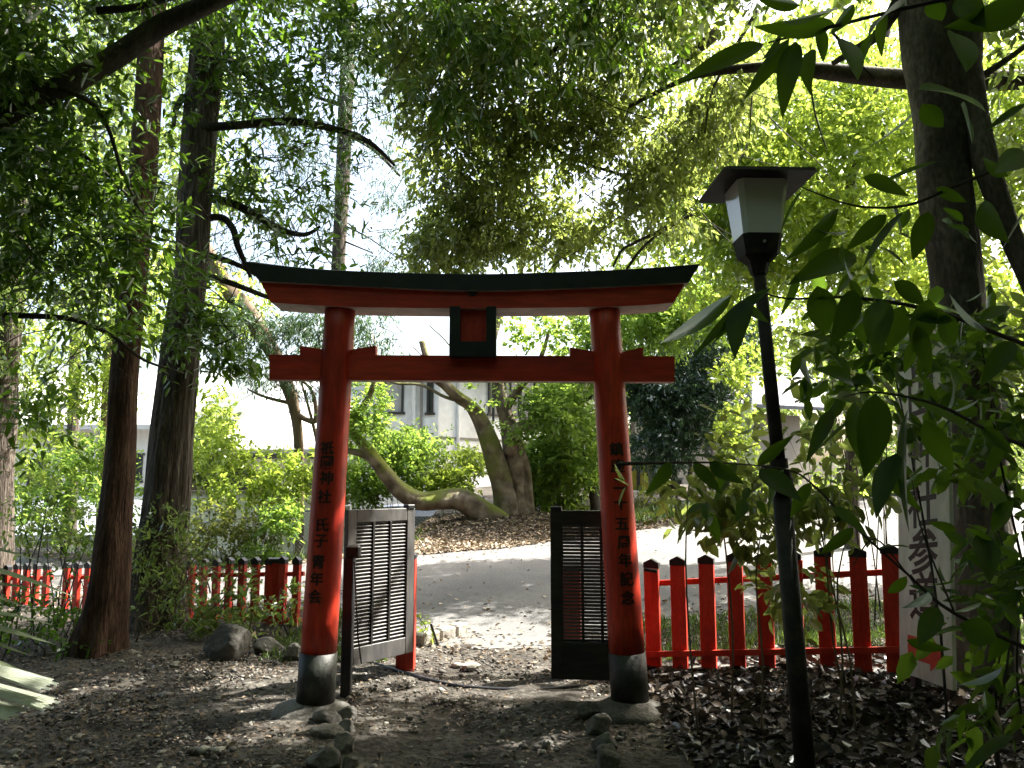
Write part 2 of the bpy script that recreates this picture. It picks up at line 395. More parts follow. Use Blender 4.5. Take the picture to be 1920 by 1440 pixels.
for a_ in ((720, 1250, .14), (860, 1246, .12), (905, 1232, .14), (965, 1216, .16), (1010, 1203, .14), (800, 1242, .1), (930, 1330, .06), (470, 1395, .08), (140, 1398, .07), (700, 1398, .07), (690, 1350, .05), (210, 1275, .06), (460, 1240, .05),
           (800, 1050, .25), (880, 1048, .3), (960, 1045, .3), (1015, 1042, .3), (840, 1078, .1), (990, 1100, .12), (880, 1130, .1), (960, 1165, .12), (900, 1185, .1), (960, 1020, .3), (905, 1028, .25),
           (1240, 1010, .8), (1320, 1000, 1.), (1400, 990, 1.2), (1480, 985, 1.2), (1560, 975, 1.3), (1650, 970, 1.4), (1250, 1050, .5), (1340, 1050, .5), (1420, 1040, .6), (1520, 1030, .6), (1620, 1040, .6), (1640, 1090, .4),
           (480, 1100, .2), (430, 1110, .25), (110, 1150, .3), (60, 1150, .3), (220, 1130, .2), (380, 1100, .2)):
    sun_gap(*a_)
for a_ in ((710, 1190, .08, 6.5), (775, 1150, .09, 7.0), (775, 1090, .08, 7.0), (1160, 735, .05, 5.55), (650, 900, .04, 5.55), (528, 1090, .08, 8.7), (150, 1080, .1, 9.5), (820, 935, .4, 15.9), (740, 905, .3, 15.7), (450, 1200, .06, 8.0), (1240, 1075, .06, 6.8), (500, 780, 1., 21), (560, 800, 1., 21), (540, 900, .5, 15.6), (760, 840, .5, 17.6), (60, 1285, .3, 3.6), (30, 1310, .3, 3.6)):
    sun_gap(*a_)
def foliage(name, blobs, n, L, mats, parent, seed, W=.36, per=9, gap=-.35, gscale=1.0, tw=.32, droop=.35, flat=.6, tpl=HEX, kind=None, hang=.0, spread=1.0, jl=.38, edge=.75):
    """leaves set along twigs that fill several uneven masses; n = number of leaves"""
    rng = np.random.default_rng(seed)
    B = np.array([b[:6] for b in blobs]); wt = np.array([b[6] for b in blobs], float); wt /= wt.sum()
    m = int(n / per * 2.2)
    bi = rng.choice(len(B), m, p=wt)
    dv = norm(rng.normal(size=(m, 3))); rr = rng.random(m) ** (1 / 3) * (1 + .25 * rng.normal(size=m) * (1 - edge))
    off = dv * rr[:, None]
    p = B[bi, :3] + off * B[bi, 3:6]
    c = clump(p, rng, gscale) + .5 * clump(p, rng, gscale * .35)
    keep = c > gap
    keep &= ~in_sun_gap(p, .03 + tw * .3)
    p = p[keep][: int(n / per)]; dv = dv[keep][: int(n / per)]
    m = len(p)
    td = norm(dv * .6 + rng.normal(size=(m, 3)) * .8 + np.array([0, 0, -droop]))
    ii = np.repeat(np.arange(m), per); j = np.tile(np.arange(per), m)
    u = (j + rng.random(len(j)) * .6) / per
    pos = p[ii] + td[ii] * (u * tw * (.7 + .6 * rng.random(m))[ii])[:, None] + rng.normal(size=(len(ii), 3)) * .018 * spread
    sd_ = norm(np.cross(td, rng.normal(size=(m, 3))))
    sg = np.where(j % 2 == 0, 1, -1)
    ax = norm(td[ii] * .75 + sd_[ii] * sg[:, None] * .8 + rng.normal(size=(len(ii), 3)) * .28 + np.array([0, 0, -hang]))
    nr = rng.normal(size=(len(ii), 3)) * (1 - flat) + np.array([0, 0, 1.0]) * flat
    LL = L * (1 + jl * rng.normal(size=len(ii))).clip(.45, 1.7)
    rn = (rng.random(m)[ii] * .5 + rng.random(len(ii)) * .5)
    return leaves(name, pos, ax, nr, LL, LL * W * .5 * 1.0, mats, parent, tpl, rn, .15, rng=rng, kind=kind)

# ================================================================ SETTING
def build_ground():
    xs = np.concatenate([np.linspace(-300, -22, 14), np.arange(-21, -5, .5), np.arange(-5, 6, .12), np.arange(6, 22, .5), np.linspace(22, 300, 14)])
    ys = np.concatenate([np.linspace(-60, 1, 10), np.arange(1.5, 10, .12), np.arange(10, 32, .4), np.linspace(33, 500, 14)])
    X, Y = np.meshgrid(xs, ys)
    Z = terr(X, Y)
    yn = _interpv(X, NEAR); yf = _interpv(X, FAR)
    inside = sst(.1, .5, Y - yn) * sst(.1, .5, yf - Y)
    Z = Z - .09 * inside
    near = (Y < 9) & (Y > 2)
    Z = Z + near * .012 * (np.sin(X * 3.1 + np.sin(Y * 2.3)) + np.sin(Y * 4.3 + X * 1.7) + .6 * np.sin(X * 9 + Y * 7) + .5 * np.sin(X * 15 - Y * 11))
    nx, ny = len(xs), len(ys)
    V = np.stack([X, Y, Z], -1).reshape(-1, 3)
    i = np.arange(ny - 1)[:, None] * nx + np.arange(nx - 1)[None]
    F = np.stack([i, i + 1, i + 1 + nx, i + nx], -1).reshape(-1, 4)
    o = raw('ground', V.tolist(), F.tolist(), M['soil'], None, True)
    tag(o, 'dark trodden soil strewn with leaf bits around the gateway', None, None, 'structure')
build_ground()
def build_road():
    vs = []; fs = []
    xs = np.concatenate([np.arange(-30, -2, .4), np.arange(-2, 2, .07), np.arange(2, 40.1, .4)]); k = 26
    for x in xs:
        a = _interpv(x, NEAR) + .05 * math.sin(x * 2.1) + .03 * math.sin(x * 7); b = _interpv(x, FAR) + .06 * math.sin(x * 1.7) + .04 * math.sin(x * 6)
        for j in range(k + 1):
            y = a + (b - a) * j / k; vs.append((x, y, T(x, y) + .006))
    n = k + 1
    for i in range(len(xs) - 1):
        for j in range(k):
            fs.append((i * n + j, (i + 1) * n + j, (i + 1) * n + j + 1, i * n + j + 1))
    o = raw('road', vs, fs, M['asphalt'], None, True)
    tag(o, 'sloping grey asphalt road crossing behind the gate', None, None, 'structure')
build_road()

# ================================================================ TORII GATEWAY
DT = 5.62
def text_mesh(chars, size, weight=.0):
    """each character as a flat mesh centred on the origin: list of (verts, faces)"""
    out = []
    dg = bpy.context.evaluated_depsgraph_get()
    for ch in chars:
        cu = bpy.data.curves.new('t', 'FONT'); cu.body = ch; cu.size = size; cu.offset = weight; cu.align_x = 'CENTER'; cu.resolution_u = 3
        ob = bpy.data.objects.new('t', cu); COL.objects.link(ob)
        dg = bpy.context.evaluated_depsgraph_get(); dg.update()
        me = bpy.data.meshes.new_from_object(ob.evaluated_get(dg))
        bm = bmesh.new(); bm.from_mesh(me)
        bmesh.ops.triangulate(bm, faces=bm.faces)
        for _ in range(3):
            ee = [e for e in bm.edges if e.calc_length() > size * .16]
            if not ee: break
            bmesh.ops.subdivide_edges(bm, edges=ee, cuts=1); bmesh.ops.triangulate(bm, faces=bm.faces)
        bm.verts.index_update()
        vs = [v.co.copy() for v in bm.verts]; fs = [tuple(v.index for v in f.verts) for f in bm.faces]; bm.free()
        bpy.data.objects.remove(ob); bpy.data.meshes.remove(me)
        if vs:
            cx = (min(v.x for v in vs) + max(v.x for v in vs)) / 2; cy = (min(v.y for v in vs) + max(v.y for v in vs)) / 2
            wx = max(max(v.x for v in vs) - min(v.x for v in vs), .001)
            if ch in '十二': cy = (min(v.y for v in vs) + max(v.y for v in vs)) / 2
            vs = [Vector((v.x - cx, v.y - cy, 0)) for v in vs]
        out.append((vs, fs))
    return out
def build_torii():
    t = empty('torii_gate', (P(885, 1330, DT).x, DT, 0), 'red torii gate with curved black top beam and black pillar feet', 'torii gate')
    axes = []
    for (bx, tx, lab) in ((592, 638, 'left'), (1181, 1133, 'right')):
        B = P(bx, 1308, DT); Tt = P(tx, 578, DT)
        ext = (Tt - B).normalized()
        r0, r1 = .124, .108
        zs = P(bx, 1222, DT).z
        k = (zs - B.z) / (Tt - B).z
        sp = B + (Tt - B) * k
        rs = r0 + (r1 - r0) * k
        prof = [sp + (Tt + ext * .05 - sp) * i / 12 for i in range(13)]
        pil = tube('pillar', prof, [rs + (r1 - rs) * i / 12 for i in range(13)], M['red'], t, 40, 1)
        # black sleeve, a little proud of the pillar
        slv = tube('pillar_sleeve', [B - ext * .05, sp], [r0 + .005, rs + .005], M['base_black'], pil, 40, 1)
        axes.append((B, Tt, r0, r1, pil))
    # daiishi base stones
    for (px, py, seed, rx) in ((582, 1322, 3, .285), (1179, 1318, 5, .225)):
        c = P(px, py, DT)
        bm = bmesh.new(); bmesh.ops.create_uvsphere(bm, u_segments=36, v_segments=18, radius=1)
        rg = random.Random(seed)
        for v in bm.verts:
            n = 1 + .05 * math.sin(v.co.x * 4 + seed) + .04 * math.sin(v.co.y * 5 + v.co.z * 6 + seed)
            z = v.co.z
            v.co = Vector((v.co.x * rx * n, v.co.y * .27 * n, (math.copysign(abs(z) ** .8, z)) * .12 + (-.0)))
            v.co += Vector((c.x, DT, c.z - .02 - (.06)))
        me = bpy.data.meshes.new('base_stone'); bm.to_mesh(me); bm.free()
        link_mesh('base_stone', me, M['stone'], t, True)
    # beams
    def beam(name, st, y0, y1, mats, ridge=0.0, sub=10):
        # st: (px_top, py_top, px_bot, py_bot)
        tp = [P(a, b, y0) for a, b, _, _ in st]; bt = [P(c, d, y0) for _, _, c, d in st]
        tp, _ = catmull(tp, [0] * len(tp), sub); bt, _ = catmull(bt, [0] * len(bt), sub)
        n = len(tp); vs = []
        for a, b in zip(tp, bt):
            vs += [(b.x, y0, b.z), (a.x, y0, a.z), (a.x, (y0 + y1) / 2, a.z + ridge), (a.x, y1, a.z), (b.x, y1, b.z)]
        fs = []; fm = []
        for i in range(n - 1):
            o = i * 5; q = o + 5
            for j, mi in ((0, 0), (1, 0), (2, 0), (3, 0), (4, 1)):
                k = (j + 1) % 5
                fs.append((o + j, q + j, q + k, o + k)); fm.append(mi)
        fs += [(0, 1, 2, 3, 4), tuple(range(5 * n - 5, 5 * n))[::-1]]; fm += [1, 1]
        return raw(name, vs, fs, mats, t, False, fm)
    yk0, yk1 = DT - .17, DT + .19
    beam('top_beam', [(457, 490, 486, 527), (560, 502, 566, 531), (680, 509, 684, 537), (885, 514, 885, 545), (1080, 509, 1080, 540), (1210, 503, 1206, 534), (1313, 495, 1291, 530)], yk0, yk1, [M['black'], M['underside']], .05)
    ys0, ys1 = DT - .13, DT + .15
    beam('lower_top_beam', [(487, 526, 508, 567), (560, 530, 566, 571), (680, 536, 684, 576), (885, 543, 885, 578), (1080, 538, 1080, 576), (1200, 533, 1194, 573), (1286, 529, 1264, 567)], ys0, ys1, [M['redbeam'], M['underside']])
    # tie beam
    y0, y1 = DT - .045, DT + .05
    a = P(505, 665, y0); b = P(505, 712, y0); c = P(1265, 668, y0); d = P(1265, 716, y0)
    mb = MB()
    for (q, r) in (((a, b), (c, d)),):
        (ta, ba), (tc, bc) = q, r
        vs = [(ba.x, y0, ba.z), (ta.x, y0, ta.z), (ta.x, y1, ta.z), (ba.x, y1, ba.z), (bc.x, y0, bc.z), (tc.x, y0, tc.z), (tc.x, y1, tc.z), (bc.x, y1, bc.z)]
        mb.add(vs, [(0, 1, 2, 3), (4, 7, 6, 5), (0, 4, 5, 1), (1, 5, 6, 2), (2, 6, 7, 3)], 0); mb.add(vs, [(0, 3, 7, 4)], 1)
    mb.build('tie_beam', [M['redbeam'], M['underside']], t)
    zt = (a.z + c.z) / 2
    for poly in ([(562, 648), (609, 655), (609, 668), (562, 668)], [(660, 655), (704, 648), (704, 668), (660, 668)], [(1069, 651), (1113, 659), (1113, 671), (1069, 671)], [(1165, 660), (1206, 651), (1206, 672), (1165, 672)]):
        yy0, yy1 = DT - .038, DT + .042
        A = [P(x, y, yy0) for x, y in poly]
        A = [(p.x, yy0, max(p.z, zt - .012)) for p in A]
        n = 4
        Bq = [(p[0], yy1, p[2]) for p in A]
        o = MB().add(A + Bq, [(0, 1, 2, 3), (7, 6, 5, 4)] + [(i, (i + 1) % n, n + (i + 1) % n, n + i) for i in range(n)])
        o.build('wedge', M['redbeam'], t)
    # central strut with black frame
    y0, y1 = DT - .10, DT + .10
    def boxpx(mb, x0, y0p, x1, y1p, ya, yb, mi=0):
        A = P(x0, y0p, ya); Bp = P(x1, y1p, ya)
        mb.box(((A.x + Bp.x) / 2, (ya + yb) / 2, (A.z + Bp.z) / 2), (abs(Bp.x - A.x), yb - ya, abs(A.z - Bp.z)), None, mi)
    mb = MB(); boxpx(mb, 858, 574, 918, 666, y0 + .03, y1 - .02)
    st = mb.build('centre_strut', M['redwood'], t)
    mb = MB(); boxpx(mb, 843, 574, 862, 668, y0 - .04, y1); boxpx(mb, 912, 574, 930, 668, y0 - .04, y1); boxpx(mb, 862.3, 640, 911.7, 668, y0 - .036, y1 - .005)
    mb.build('strut_frame', M['black'], st)
    mb = MB()
    A = [P(x, y, ys0 - .004) for x, y in ((864, 543), (906, 543), (886, 556))]
    mb.prism([(0, 0), (A[1].x - A[0].x, 0), (A[2].x - A[0].x, A[2].z - A[0].z)], A[0], Vector((1, 0, 0)), Vector((0, 0, 1)), Vector((0, -1, 0)), .012)
    mb.build('pendant', M['black'], t)
    # brush lettering wrapped on the pillars
    def wrap(chars, rows, ax, pxs, size):
        B, Tt, r0, r1, pil = ax
        tm = text_mesh(chars, size, .0012)
        mb = MB()
        for (vs, fs), py, px in zip(tm, rows, pxs):
            z = P(px, py, DT - .11).z
            k = (z - B.z) / (Tt.z - B.z); A = B + (Tt - B) * k; r = r0 + (r1 - r0) * k
            X = P(px, py, DT - .11).x
            ph = math.asin(max(-.9, min(.9, (X - A.x) / r)))
            pts = []; nf0 = list(fs); nv0 = len(vs); fs = [tuple(i + j * nv0 for i in f) for j in range(3) for f in nf0]
            vs = [Vector((v.x + a1, v.y + a2, a3)) for a1, a2, a3 in ((0, 0, .001), (.0022, .0012, .0005), (-.0022, -.001, 0)) for v in vs]
            for v in vs:
                kk = k + v.y / (Tt.z - B.z); Aq = B + (Tt - B) * kk; rr = (r0 + (r1 - r0) * kk) + .004 + v.z; f = ph + v.x / r
                pts.append((Aq.x + math.sin(f) * rr, Aq.y - math.cos(f) * rr, Aq.z))
            raw('lettering', pts, fs, M['ink'], pil)
    wrap('祇園神社氏子青年会', [840, 867, 896, 931, 984, 1014, 1053, 1085, 1118], axes[0], [613, 613, 612, 608, 605, 602, 597, 594, 591], .098)
    wrap('鎮座二十五周年記念', [842, 873, 907, 943, 982, 1017, 1050, 1085, 1120], axes[1], [1156, 1158, 1162, 1164, 1166, 1169, 1172, 1175, 1177], .098)
build_torii()

# ================================================================ GATE DOORS
def gate_door(name, p0, p1, z0, z1, mt, slat_m, label, nslat, bays, brk, bot=.13, tl=50):
    """p0->p1 along the ground (2-D); louvred door"""
    a = Vector((p0[0], p0[1], 0)); b = Vector((p1[0], p1[1], 0)); L = (b - a).length; ux = (b - a).normalized(); uy = Vector((0, 0, 1)); un = ux.cross(uy)
    rot = Matrix((ux, un, uy)).transposed()
    t = empty(name, (a.x, a.y, z0), label, 'gate door', 'louvred doors of the gateway')
    H = z1 - z0
    def bx(mb, x, z, sx, sz, th, off=0.0, bev=.004):
        c = a + ux * x + uy * (z0 + z) + un * off
        mb.box(c, (sx, th, sz), rot, 0, bev)
    f = MB(); sw = .092
    bx(f, sw / 2, H / 2, sw, H, .045); bx(f, L - sw / 2, H / 2, sw, H, .045)
    bx(f, L / 2, H - .05, L - 2 * sw, .1, .042, 0, .003); bx(f, L / 2, bot / 2, L - 2 * sw, bot, .042, 0, .003)
    f.build('door_frame', mt, t)
    iw = (L - 2 * sw); m = MB(); 
    for i in range(1, bays):
        m.box(a + ux * (sw + iw * i / bays) + uy * (z0 + (bot + H - .1) / 2), (.022, .04, H - bot - .1), rot, 0, .002)
    m.build('mullion', M['blackwood'], t)
    g = MB(); zz0, zz1 = bot, H - .1
    for i in range(nslat):
        z = zz0 + (zz1 - zz0) * (i + .5) / nslat
        tilt = Matrix.Rotation(R(tl), 3, 'X')
        g.box(a + ux * L / 2 + uy * (z0 + z), (iw, .034, .008), rot @ tilt, 0)
    g.build('louvre', slat_m, t)
    k = MB(); k.box(a + ux * (L * brk) + uy * (z1 + .012), (.085, .06, .035), rot, 0, .006); k.build('hinge_block', M['black'], t)
    return t, a, ux, un, rot
lp0 = P(642, 1250, 6.25); lp1 = P(771, 1222, 6.85)
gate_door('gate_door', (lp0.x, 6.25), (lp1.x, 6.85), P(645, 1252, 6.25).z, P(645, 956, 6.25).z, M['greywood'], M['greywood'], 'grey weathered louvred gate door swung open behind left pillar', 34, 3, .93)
rp0 = P(1034, 1270, 5.98); rp1 = P(1192, 1270, 5.9)
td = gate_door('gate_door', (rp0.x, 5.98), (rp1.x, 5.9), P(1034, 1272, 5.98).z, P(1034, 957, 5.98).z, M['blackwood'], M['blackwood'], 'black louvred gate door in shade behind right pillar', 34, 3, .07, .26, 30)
def stop_post(px, py, d, ztop, wdt, label, lean=0):
    g = P(px, py, d); z0 = T(g.x, d) - .05
    t = empty('latch_post', (g.x, d, z0), label, 'post')
    mb = MB(); mb.box((g.x, d, (z0 + ztop) / 2), (wdt, wdt, ztop - z0), None, 0, .006); mb.build('shaft', M['black'], t)
    mb = MB(); mb.box((g.x + .03, d - .01, ztop + .045), (wdt * 1.45, wdt * 1.1, .09), None, 0, .012); mb.build('clamp_head', M['metal_dark'], t)
    mb = MB(); mb.tube([(g.x + .045, d - .04, ztop - .03), (g.x + .075, d + .03, ztop - .6), (g.x + .09, d + .1, z0 + .25)], .006, 6); mb.build('chain', M['metal_dark'], t)
stop_post(650, 1245, 6.1, P(650, 1045, 6.1).z, .075, 'black latch post standing against the left gate door')
def red_post(px, d, py_top, label, wd=.13, lit='red', name='gate_post'):
    g = P(px, 1100, d); z0 = T(g.x, d) - .06; zt = P(px, py_top, d).z
    t = empty(name, (g.x, d, z0), label, 'post')
    mb = MB(); mb.box((g.x, d, (z0 + zt - .05) / 2), (wd, wd, zt - .05 - z0), None, 0, .004); mb.build('shaft', M['redwood'], t)
    mb = MB(); mb.box((g.x, d, zt - .026), (wd + .008, wd + .008, .046), None, 0, .006); mb.build('cap', M['black'], t)
    return t
red_post(763, 7.0, 1037, 'vermilion gate post with black cap just right of the grey gate door', .15)
red_post(1069, 6.75, 1056, 'vermilion gate post seen through the slats of the black gate door', .16)
red_post(1168, 6.6, 1055, 'dark post behind the right torii pillar and black gate door', .1)

# ================================================================ RED PICKET FENCES
def picket_fence(label, pts, rail_px, wid, th, base_sink=.04, thick=(), rails_z=None, group='vermilion picket fences'):
    """pts: (px, py_top, py_bottom, d)"""
    W = []
    for (px, pt, pb, d) in pts:
        g = P(px, pb, d); W.append((g.x, d, g.z, P(px, pt, d).z))
    t = empty('picket_fence', (W[0][0], W[0][1], W[0][2]), label, 'fence', group)
    first = None
    dx = Vector((W[-1][0] - W[0][0], W[-1][1] - W[0][1], 0)).normalized(); dn = Vector((-dx.y, dx.x, 0))
    if dn.y > 0: dn = -dn
    rot = Matrix((dx, dn, Vector((0, 0, 1)))).transposed()
    rg = random.Random(3)
    for i, (x, y, zb, zt) in enumerate(W):
        zb = min(zb, T(x, y)) - base_sink
        o = MB(); tw = wid
        body_top = zt - .075 + rg.uniform(-.012, .012)
        prot = rot @ Matrix.Rotation(rg.gauss(0, .009), 3, 'Y')
        o.box((x, y, (zb + body_top) / 2), (tw, th, body_top - zb), prot, 0, .003)
        pk = o.build('picket', M['redwood'], t)
        c = MB(); e = .004
        h = tw / 2 + e
        c.prism([(-h, 0), (h, 0), (h, .042), (0, .075), (-h, .042)], Vector((x, y, body_top + .0005)) + dn * (th / 2 + e), dx, Vector((0, 0, 1)), -dn, th + 2 * e)
        c.build('cap', M['black'], pk)
    for (k0, k1) in rail_px:
        mb = MB()
        for i in range(len(W) - 1):
            a = W[i]; b = W[i + 1]
            za = a[3] - k0 * (a[3] - a[2]); zb_ = b[3] - k0 * (b[3] - b[2])
            pa = Vector((a[0], a[1], za)) - dn * (th / 2 + .016) * k1; pb = Vector((b[0], b[1], zb_)) - dn * (th / 2 + .016) * k1
            if i == 0: pa -= (pb - pa).normalized() * .06
            if i == len(W) - 2: pb += (pb - pa).normalized() * .06
            ux = (pb - pa).normalized(); uz = Vector((0, 0, 1)); un = uz.cross(ux).normalized(); uz = ux.cross(un)
            r = Matrix((ux, un, uz)).transposed()
            mb.box((pa + pb) / 2, ((pb - pa).length + .001 * (i % 2), .03, .045), r, 0)
        mb.build('rail', M['redwood'], t)
    return t, W, dn, dx
# right fence, coming nearer to the right
rp = []
xs_ = [1226, 1276, 1330, 1384, 1439, 1495, 1553, 1619, 1680]
for i, px in enumerate(xs_):
    k = (px - 1226) / (1680 - 1226)
    rp.append((px, 1046 - 26 * k, 1252 - 6 * k, 6.85 - .75 * k))
picket_fence('vermilion picket fence running right from the right torii pillar', rp, [(.24, 1), (.87, -1)], .122, .05)
P0 = P(551, 1195, 8.3); P1 = P(107, 1160, 10.1)
def left_pts(px_a, px_b, step=.185):
    A = Vector((P(551, 1100, 8.55).x, 8.55)); Bv = Vector((P(107, 1100, 10.0).x, 10.0)); dv = (Bv - A).normalized()
    out = []; s_ = 0.0
    while s_ < 8:
        q = A + dv * s_; s_ += step
        px = CX + q.x / (q.y * CP) * FPX * 1.0
        if px < px_b or px > px_a: continue
        out.append((px, q))
    return out
def fence_left(a, b, label):
    W = left_pts(a, b); pts = []
    for px, q in W:
        pt = 1043 + (551 - px) / 444 * 12
        pts.append((CX + (q.x / (q.y)) * FPX / CP * 1.0, pt, 1185, q.y))
    pts2 = []
    for (px, pt, pb, d), (p_, q) in zip(pts, W):
        # exact pixel for this x at that height
        lo, hi = px - 80, px + 80
        for _ in range(30):
            mid = (lo + hi) / 2
            if P(mid, pt, d).x < q.x: lo = mid
            else: hi = mid
        pts2.append((lo, pt, pt + 142 * 8.55 / d, d))
    return picket_fence(label, pts2, [(.24, 1), (.86, 1)], .085, .05)
fence_left(575, 527, 'short end of picket fence beside the left torii pillar, right of the square post')
fence_left(514, 236, 'long vermilion picket fence between square post and the reddish trunk, ivy at its foot')
fence_left(190, 112, 'vermilion pickets left of the two trunks, right sides sunlit')
fence_left(96, -30, 'shaded picket fence behind palm blades at far left')
red_post(520, 8.75, 1046, 'square vermilion fence post with flat black cap, left of the torii', .17, name='fence_post')
red_post(219, 10.0, 1056, 'square vermilion fence post with flat black cap, behind the leaning reddish trunk at far left', .2, name='fence_post')
# fence foot stones at right
def curb():
    mb = MB()
    for i in range(4):
        a = P(1215 + 60 * i, 1272, 6.75 - .1 * i)
        mb.box((a.x, 6.9 - .1 * i, T(a.x, 6.9) + .0), (.3, .14, .07), Matrix.Rotation(R(-14 + i), 3, 'Z'), 0, .015)
    o = mb.build('kerb', M['stone']); tag(o, 'low stone kerb under the right picket fence', None, None, 'structure')
curb()

# ================================================================ LAMP
def lamp():
    d = 3.62
    b = P(1503, 1440, d); z0 = T(b.x, d) - .02
    t = empty('garden_lamp', (b.x, d, z0), 'black lamp post with milky lantern under a flat square cap', 'lamp post')
    top = P(1422, 496, d); mid = P(1466, 925, d)
    dirv = (top - mid).normalized()
    low = Vector((b.x + .03, d, z0))
    tube('lower_pole', [low, mid], [.046, .042], M['metal_dark'], t, 20, 1)
    tube('upper_pole', [mid - dirv * .05, top], [.031, .029], M['metal_dark'], t, 18, 1)
    mb = MB()
    for k, (r, h, o) in enumerate(((.056, .07, .0), (.05, .03, .07), (.04, .045, .11))):
        mb.tube([mid + dirv * o, mid + dirv * (o + h)], r, 18)
    c = mid + dirv * .10
    mb.tube([c - Vector((.075, 0, 0)), c - Vector((.03, 0, 0))], .03, 12)
    mb.build('collar', M['metal_dark'], t)
    ph = R(2)
    ux = Vector((math.cos(ph), math.sin(ph), 0)); uy = Vector((-math.sin(ph), math.cos(ph), 0))
    up = Vector((0, 0, 1))
    def frust(mb, zc0, h0, zc1, h1, oct_=.25, mi=0, cap=True):
        def ring(h, z):
            c = h * (1 - oct_)
            return [(h, c), (c, h), (-c, h), (-h, c), (-h, -c), (-c, -h), (c, -h), (h, -c)], z
        (A, za), (B_, zb) = ring(h0, zc0), ring(h1, zc1)
        ax = top
        va = [ax + ux * p[0] + uy * p[1] + up * za for p in A]; vb = [ax + ux * p[0] + uy * p[1] + up * zb for p in B_]
        n = 8
        f = [(i, (i + 1) % n, n + (i + 1) % n, n + i) for i in range(n)]
        if cap: f += [tuple(range(n))[::-1], tuple(range(n, 2 * n))]
        mb.add(va + vb, f, mi)
    s = MB(); frust(s, -.05, .033, .0, .045, .5); frust(s, .0, .045, .035, .078, .35); frust(s, .035, .078, .125, .094, .22); 
    s.build('lantern_base', M['metal_dark'], t)
    s = MB(); s.tube([top + up * .085 - uy * .094, top + up * .085 - uy * .084], .007, 8); s.build('screw', M['galv'], t)
    s = MB(); frust(s, .126, .091, .39, .12, .2); s.build('lantern_glass', M['lampglass'], t)
    s = MB(); frust(s, .375, .215, .392, .21, .06); frust(s, .3925, .208, .44, .06, .06)
    s.build('lantern_cap', M['metal_dark'], t)
lamp()

# ================================================================ SIGN
def sign():
    A = P(1690, 1262, 5.75); B = P(1790, 1292, 5.22)
    a = Vector((A.x, 5.75, A.z)); b = Vector((B.x, 5.22, B.z))
    ux = (b - a); ux.z = 0; L = ux.length; ux.normalize(); uz = Vector((0, 0, 1)); un = ux.cross(uz)     # un faces the camera side
    if un.y > 0: un = -un
    zt = P(1765, 590, 5.35).z; z0 = (A.z + B.z) / 2
    t = empty('shrine_sign', (a.x, a.y, 0), 'tall white board with brush lettering and a red arrow among leaves', 'sign')
    mb = MB(); rot = Matrix((ux, un, uz)).transposed()
    c = (a + b) / 2; c.z = (z0 + zt) / 2
    mb.box(c, (L, .03, zt - z0), rot, 0, .003); board = mb.build('board', M['signboard'], t)
    for k in (.18, .82):
        q = a + ux * L * k; m = MB(); m.box(Vector((q.x, q.y, (T(q.x, q.y) + zt) / 2 - .1)) - un * .045, (.05, .05, zt - T(q.x, q.y) - .1), rot, 0, .004); m.build('leg', M['blackwood'], t)
    tm = text_mesh('吉田神社参道', .33, .006)
    ys = [660, 742, 835, 945, 1033, 1118]
    m = MB(); f0 = c + un * .0165
    for (vs, fs), py in zip(tm, ys):
        z = P(1742, py, 5.45).z
        rgx = random.Random(py); sk = rgx.uniform(-.1, .1)
        raw('lettering', [Vector((f0.x, f0.y, z)) + ux * (v.x * .95 + v.y * sk) + uz * (v.y + v.x * .12) for v in vs], fs, M['ink'], board)
    z = P(1735, 1222, 5.45).z
    m = MB(); m.prism([(-.17, .075), (.06, .075), (.06, .12), (.2, 0), (.06, -.12), (.06, -.075), (-.17, -.075)], Vector((f0.x, f0.y, z)) - un * .004, ux, uz, un, .006)
    ar = m.build('arrow', M['signred'], board)
    # the whole sign leans a little to the right
    for o in [board, ar] + [c for c in board.children if c.name.startswith('lettering')] + [c for c in t.children if c.name.startswith('leg')]:
        if o.get('leaned'): continue
        for v in o.data.vertices: v.co.x += (v.co.z - .2) * .052
        o.data.update()
sign()

# ================================================================ STONES, HOSE, KERB
def rock(px, py, wpx, hpx, label, seed, mt='stone', group=None, d=None, name='rock', cat='rock'):
    g = G(px, py + hpx / 2) if d is None else P(px, py + hpx / 2, d)
    s = g.y / FPX; rx = wpx * s / 2; rz = hpx * s / 2 * 1.15; ry = rx * .8
    bm = bmesh.new(); bmesh.ops.create_icosphere(bm, subdivisions=4, radius=1)
    rg = random.Random(seed)
    planes = [(Vector((rg.gauss(0, 1), rg.gauss(0, 1), rg.gauss(0.2, .8))).normalized(), rg.uniform(.55, .85)) for _ in range(9)]
    for v in bm.verts:
        p = v.co.copy()
        for n, dd in planes:
            e = p.dot(n) - dd
            if e > 0: p -= n * e * .93
        p *= 1 + .03 * math.sin(p.x * 9 + seed) + .025 * math.sin(p.y * 13 + p.z * 11) + .012 * math.sin(p.x * 31 + p.z * 27)
        v.co = Vector((p.x * rx + g.x, p.y * ry + g.y + ry * .6, max(p.z * rz * 1.1 + rz * .8, -.05) + T(g.x, g.y + ry * .6) - .02))
    me = bpy.data.meshes.new(name); bm.to_mesh(me); bm.free()
    o = link_mesh(name, me, M[mt], None, False)
    me.polygons.foreach_set('use_smooth', [True] * len(me.polygons))
    return tag(o, label, cat, group)
rock(417, 1208, 104, 62, 'large angular grey boulder left of the left pillar, largest of the rocks', 11)
rock(497, 1214, 70, 30, 'flat low boulder between the large boulder and the left pillar', 12)
rock(548, 1226, 44, 34, 'dark rounded rock touching the left torii pillar from the left', 13)
ed = [(612, 1346, 60, 34), (645, 1338, 44, 30), (610, 1372, 62, 34), (648, 1366, 36, 30), (640, 1398, 48, 40), (600, 1425, 66, 44), (655, 1430, 30, 34)]
